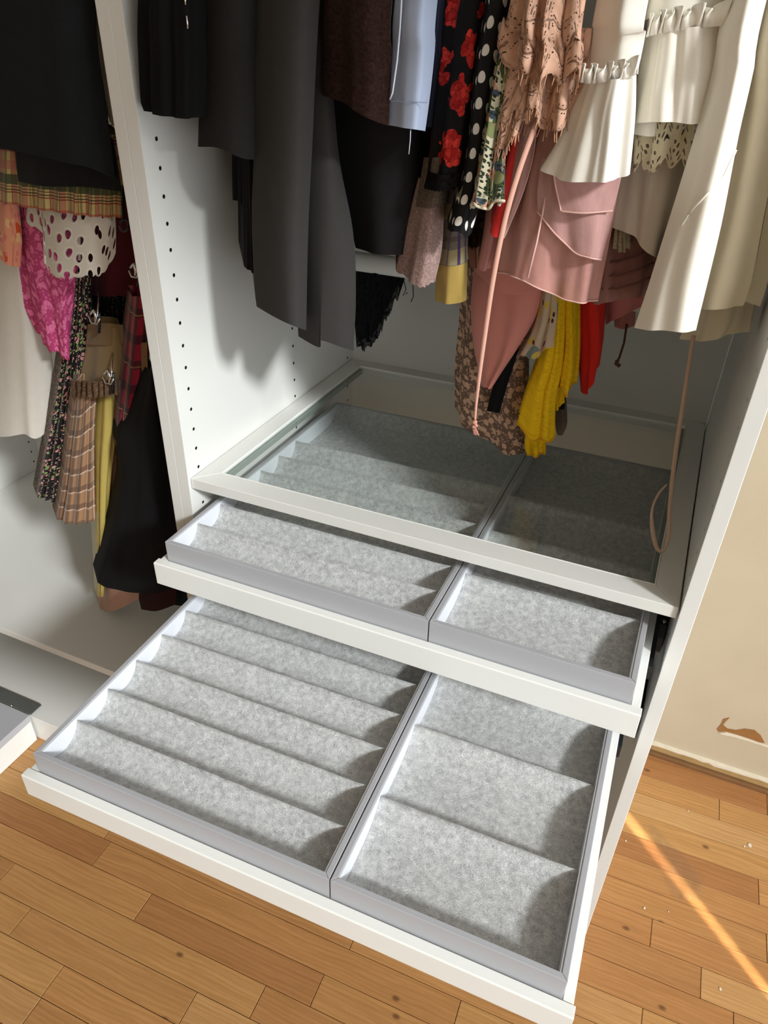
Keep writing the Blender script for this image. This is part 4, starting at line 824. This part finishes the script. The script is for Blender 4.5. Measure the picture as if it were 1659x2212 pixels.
ROS = fab('rose_beige_satin', (188, 146, 126), .42, .12, .0, spec=.5)
cloth('rose_satin_slip', [(.135, [(252, 850), (238, 1000), (222, 1120), (214, 1316)]), (.122, [(270, 850), (262, 1000), (248, 1140), (240, 1320)]), (.122, [(300, 850), (295, 1000), (285, 1140), (278, 1306)]), (.135, [(330, 850), (325, 1000), (318, 1140), (310, 1290)])], ROS, dy=.02, ext=False, fold=(.001, .003, 1.3), seed=86, label='long rose beige satin slip behind the black skirt', cat='slip')
cloth('red_tartan_skirt', [(.095, [(285, 640), (272, 740), (258, 860), (250, 962)]), (.085, [(300, 640), (292, 740), (280, 860), (266, 975)]), (.095, [(330, 640), (325, 740), (312, 860), (296, 970)])], plaid('red_navy_tartan', (150, 26, 50), [('x', .022, .1, .009, (22, 22, 36), .75), ('y', .045, .3, .016, (24, 20, 36), .7), ('y', .09, .12, .003, (150, 110, 60), .8), ('x', .044, .6, .0015, (190, 150, 60), .6)]), dy=.03, ext=False, fold=(0, .002, 2), seed=87, label='red and navy tartan skirt beside the wardrobe side', cat='skirt')
cloth('tan_strap_skirt', [(.088, [(305, 740), (306, 800), (310, 850)]), (.082, [(318, 740), (320, 800), (324, 850)])], fab('tan_canvas', (128, 98, 62), .85, .2, .1), dy=.02, ext=False, seed=88, label='bit of tan canvas between the red tartan and the wardrobe side', cat='skirt')
cloth('long_black_skirt', [(.075, [(318, 800), (282, 900), (258, 955), (266, 1040), (246, 1140), (213, 1258)]), (.055, [(325, 790), (305, 900), (292, 1000), (288, 1100), (270, 1180), (250, 1276)]), (.048, [(330, 785), (330, 900), (330, 1000), (328, 1100), (322, 1180), (316, 1280)]), (.060, [(332, 790), (350, 900), (362, 1000), (374, 1100), (380, 1180), (384, 1272)])], fab('black_heavy_crepe', (20, 21, 24), .9, .3, .25), dy=.04, ext=False, fold=(.001, .003, 1.4), seed=89, label='long flared black skirt, lowest dark garment in the left wardrobe', cat='skirt')
cloth('maroon_skirt', [(.11, [(310, 1150), (306, 1316)]), (.10, [(340, 1150), (338, 1320)]), (.11, [(386, 1150), (380, 1306)])], fab('dark_maroon', (50, 26, 28), .9, .2, .15), dy=.02, ext=False, seed=90, label='dark maroon hem below the long black skirt', cat='skirt')
cloth('teal_skirt', [(.14, [(365, 1150), (372, 1306)]), (.13, [(390, 1150), (392, 1308)]), (.14, [(415, 1150), (412, 1300)])], fab('dark_teal', (24, 38, 38), .9, .2, .15), dy=.02, ext=False, seed=91, label='dark teal hem beside the wardrobe side above the lower tray', cat='skirt')
cloth('pink_hem', [(.085, [(376, 1080), (378, 1150)]), (.08, [(388, 1080), (390, 1160)])], fab('dusk_pink', (150, 92, 92), .85, .2, .1), dy=.02, ext=False, seed=92, label='sliver of dusky pink cloth beside the wardrobe side', cat='skirt')
# clip hangers
def clip(u, v, y, label):
    t = empty('hanger_clip', at(u, v, y)); tag(t, label, 'clip', 'hanger clips')
    tube('spring', [at(u - 10, v - 14, y), at(u - 3, v - 22, y), at(u + 2, v - 8, y), at(u, v + 6, y)], [.0022, .0028, .003, .002], CHROME, t, n=8, world=True)
    tube('jaw', [at(u + 9, v - 16, y + .003), at(u + 9, v + 6, y + .003), at(u + 7, v + 26, y + .003)], [.002, .0022, .003], DARKP, t, n=8, world=True)
    tube('hook', [at(u - 14, v - 8, y), at(u - 8, v + 6, y), at(u + 4, v + 8, y), at(u + 10, v - 4, y)], .0014, CHROME, t, n=7, world=True)
    tube('wire', [at(u + 8, v - 60, y + .03), at(u + 6, v - 30, y + .012), at(u + 5, v - 8, y)], .0012, CHROME, t, n=7, world=True)
clip(206, 692, .085, 'chrome and black clip gripping the khaki waistband')
clip(236, 822, .065, 'chrome clip at the ruffled waist of the checked skirt')
clip(292, 592, .10, 'small chrome clip beside the wardrobe side, highest of the clips')
ring = [at(268 + 9 * math.cos(k * .3927), 487 + 13 * math.sin(k * .3927), .06) for k in range(16)]
rg = tube('belt_ring', ring, .0016, DARKP, n=8, closed=True); tag(rg, 'black ring hanging at the right end of the tartan skirt', 'ring')
tube('loop', [at(268, 474, .06), at(266, 440, .058), at(268, 405, .056)], .0022, BT, rg, n=7, world=True)

# ------------------------------------------------------------------ debris on the floor
def film():
    g = G('clear_film', .12, .5); t = g.t
    tr = g.n('ShaderNodeBsdfTransparent', {0: (.97, .97, .97, 1)}); gl = g.n('ShaderNodeBsdfGlossy', {0: (1, 1, 1, 1), 'Roughness': .12})
    fc = g.n('ShaderNodeLayerWeight', {0: .5}).outputs['Facing']; fr = g.math('MULTIPLY_ADD', g.math('POWER', fc, 3.0), .8, .05)
    mx = g.n('ShaderNodeMixShader', {0: fr, 1: tr.outputs[0], 2: gl.outputs[0]}); t.links.new(mx.outputs[0], g.out.inputs[0]); return g.m
FILM = film()
A = [at_z(*p, .001) for p in ((1404, 1782), (1418, 1830), (1432, 1880), (1446, 1925), (1462, 1940), (1490, 1945))]
B = [at_z(*p, .001) for p in ((1412, 1780), (1440, 1815), (1470, 1840), (1495, 1870), (1515, 1905), (1512, 1945))]
V = []; F = []; N = 30; M_ = 12
for i in range(N + 1):
    a = cr(A, i / N); b = cr(B, i / N)
    for k in range(M_ + 1):
        p = a.lerp(b, k / M_); h = .004 * abs(mnoise.noise((p.x * 90, p.y * 60, 2))) + .008 * abs(mnoise.noise((p.x * 40, p.y * 40, 7))) * math.sin(math.pi * k / M_)
        V.append((p.x, p.y, .0008 + h + (.012 * abs(mnoise.noise((p.x * 160, p.y * 160, 4))) if i > 25 else 0)))
for i in range(N):
    for k in range(M_): F.append((i * (M_ + 1) + k, (i + 1) * (M_ + 1) + k, (i + 1) * (M_ + 1) + k + 1, i * (M_ + 1) + k + 1))
tag(mesh('plastic_film', V, F, FILM, smooth=True), 'crumpled scrap of clear plastic film on the wood floor', 'plastic film')
random.seed(21)
def flake(u, v, r, label):
    p = at_z(u, v, 0); n = 7
    P = [(p.x + r * math.cos(k * 6.283 / n) * random.uniform(.6, 1.1), p.y + r * 1.2 * math.sin(k * 6.283 / n) * random.uniform(.6, 1.1)) for k in range(n)]
    o = prism('paint_flake', P, 'z', .0, .0012, CHIP); tag(o, label, 'paint flake', 'paint flakes on the floor')
flake(1620, 1827, .0048, 'largest white paint flake on the floor near the wall')
flake(1608, 1829, .0022, 'small paint flake just left of the largest flake')
flake(1352, 1817, .0022, 'paint flake by the wardrobe side near the light streak')
flake(1392, 1962, .0022, 'round paint flake between the lower tray and the plastic film')
flake(1444, 1970, .0013, 'tiny paint flake below the plastic film')
flake(1556, 2137, .0026, 'paint flake on the floor at the lower right')
flake(1487, 1752, .0015, 'tiny paint flake on the floor below the baseboard')
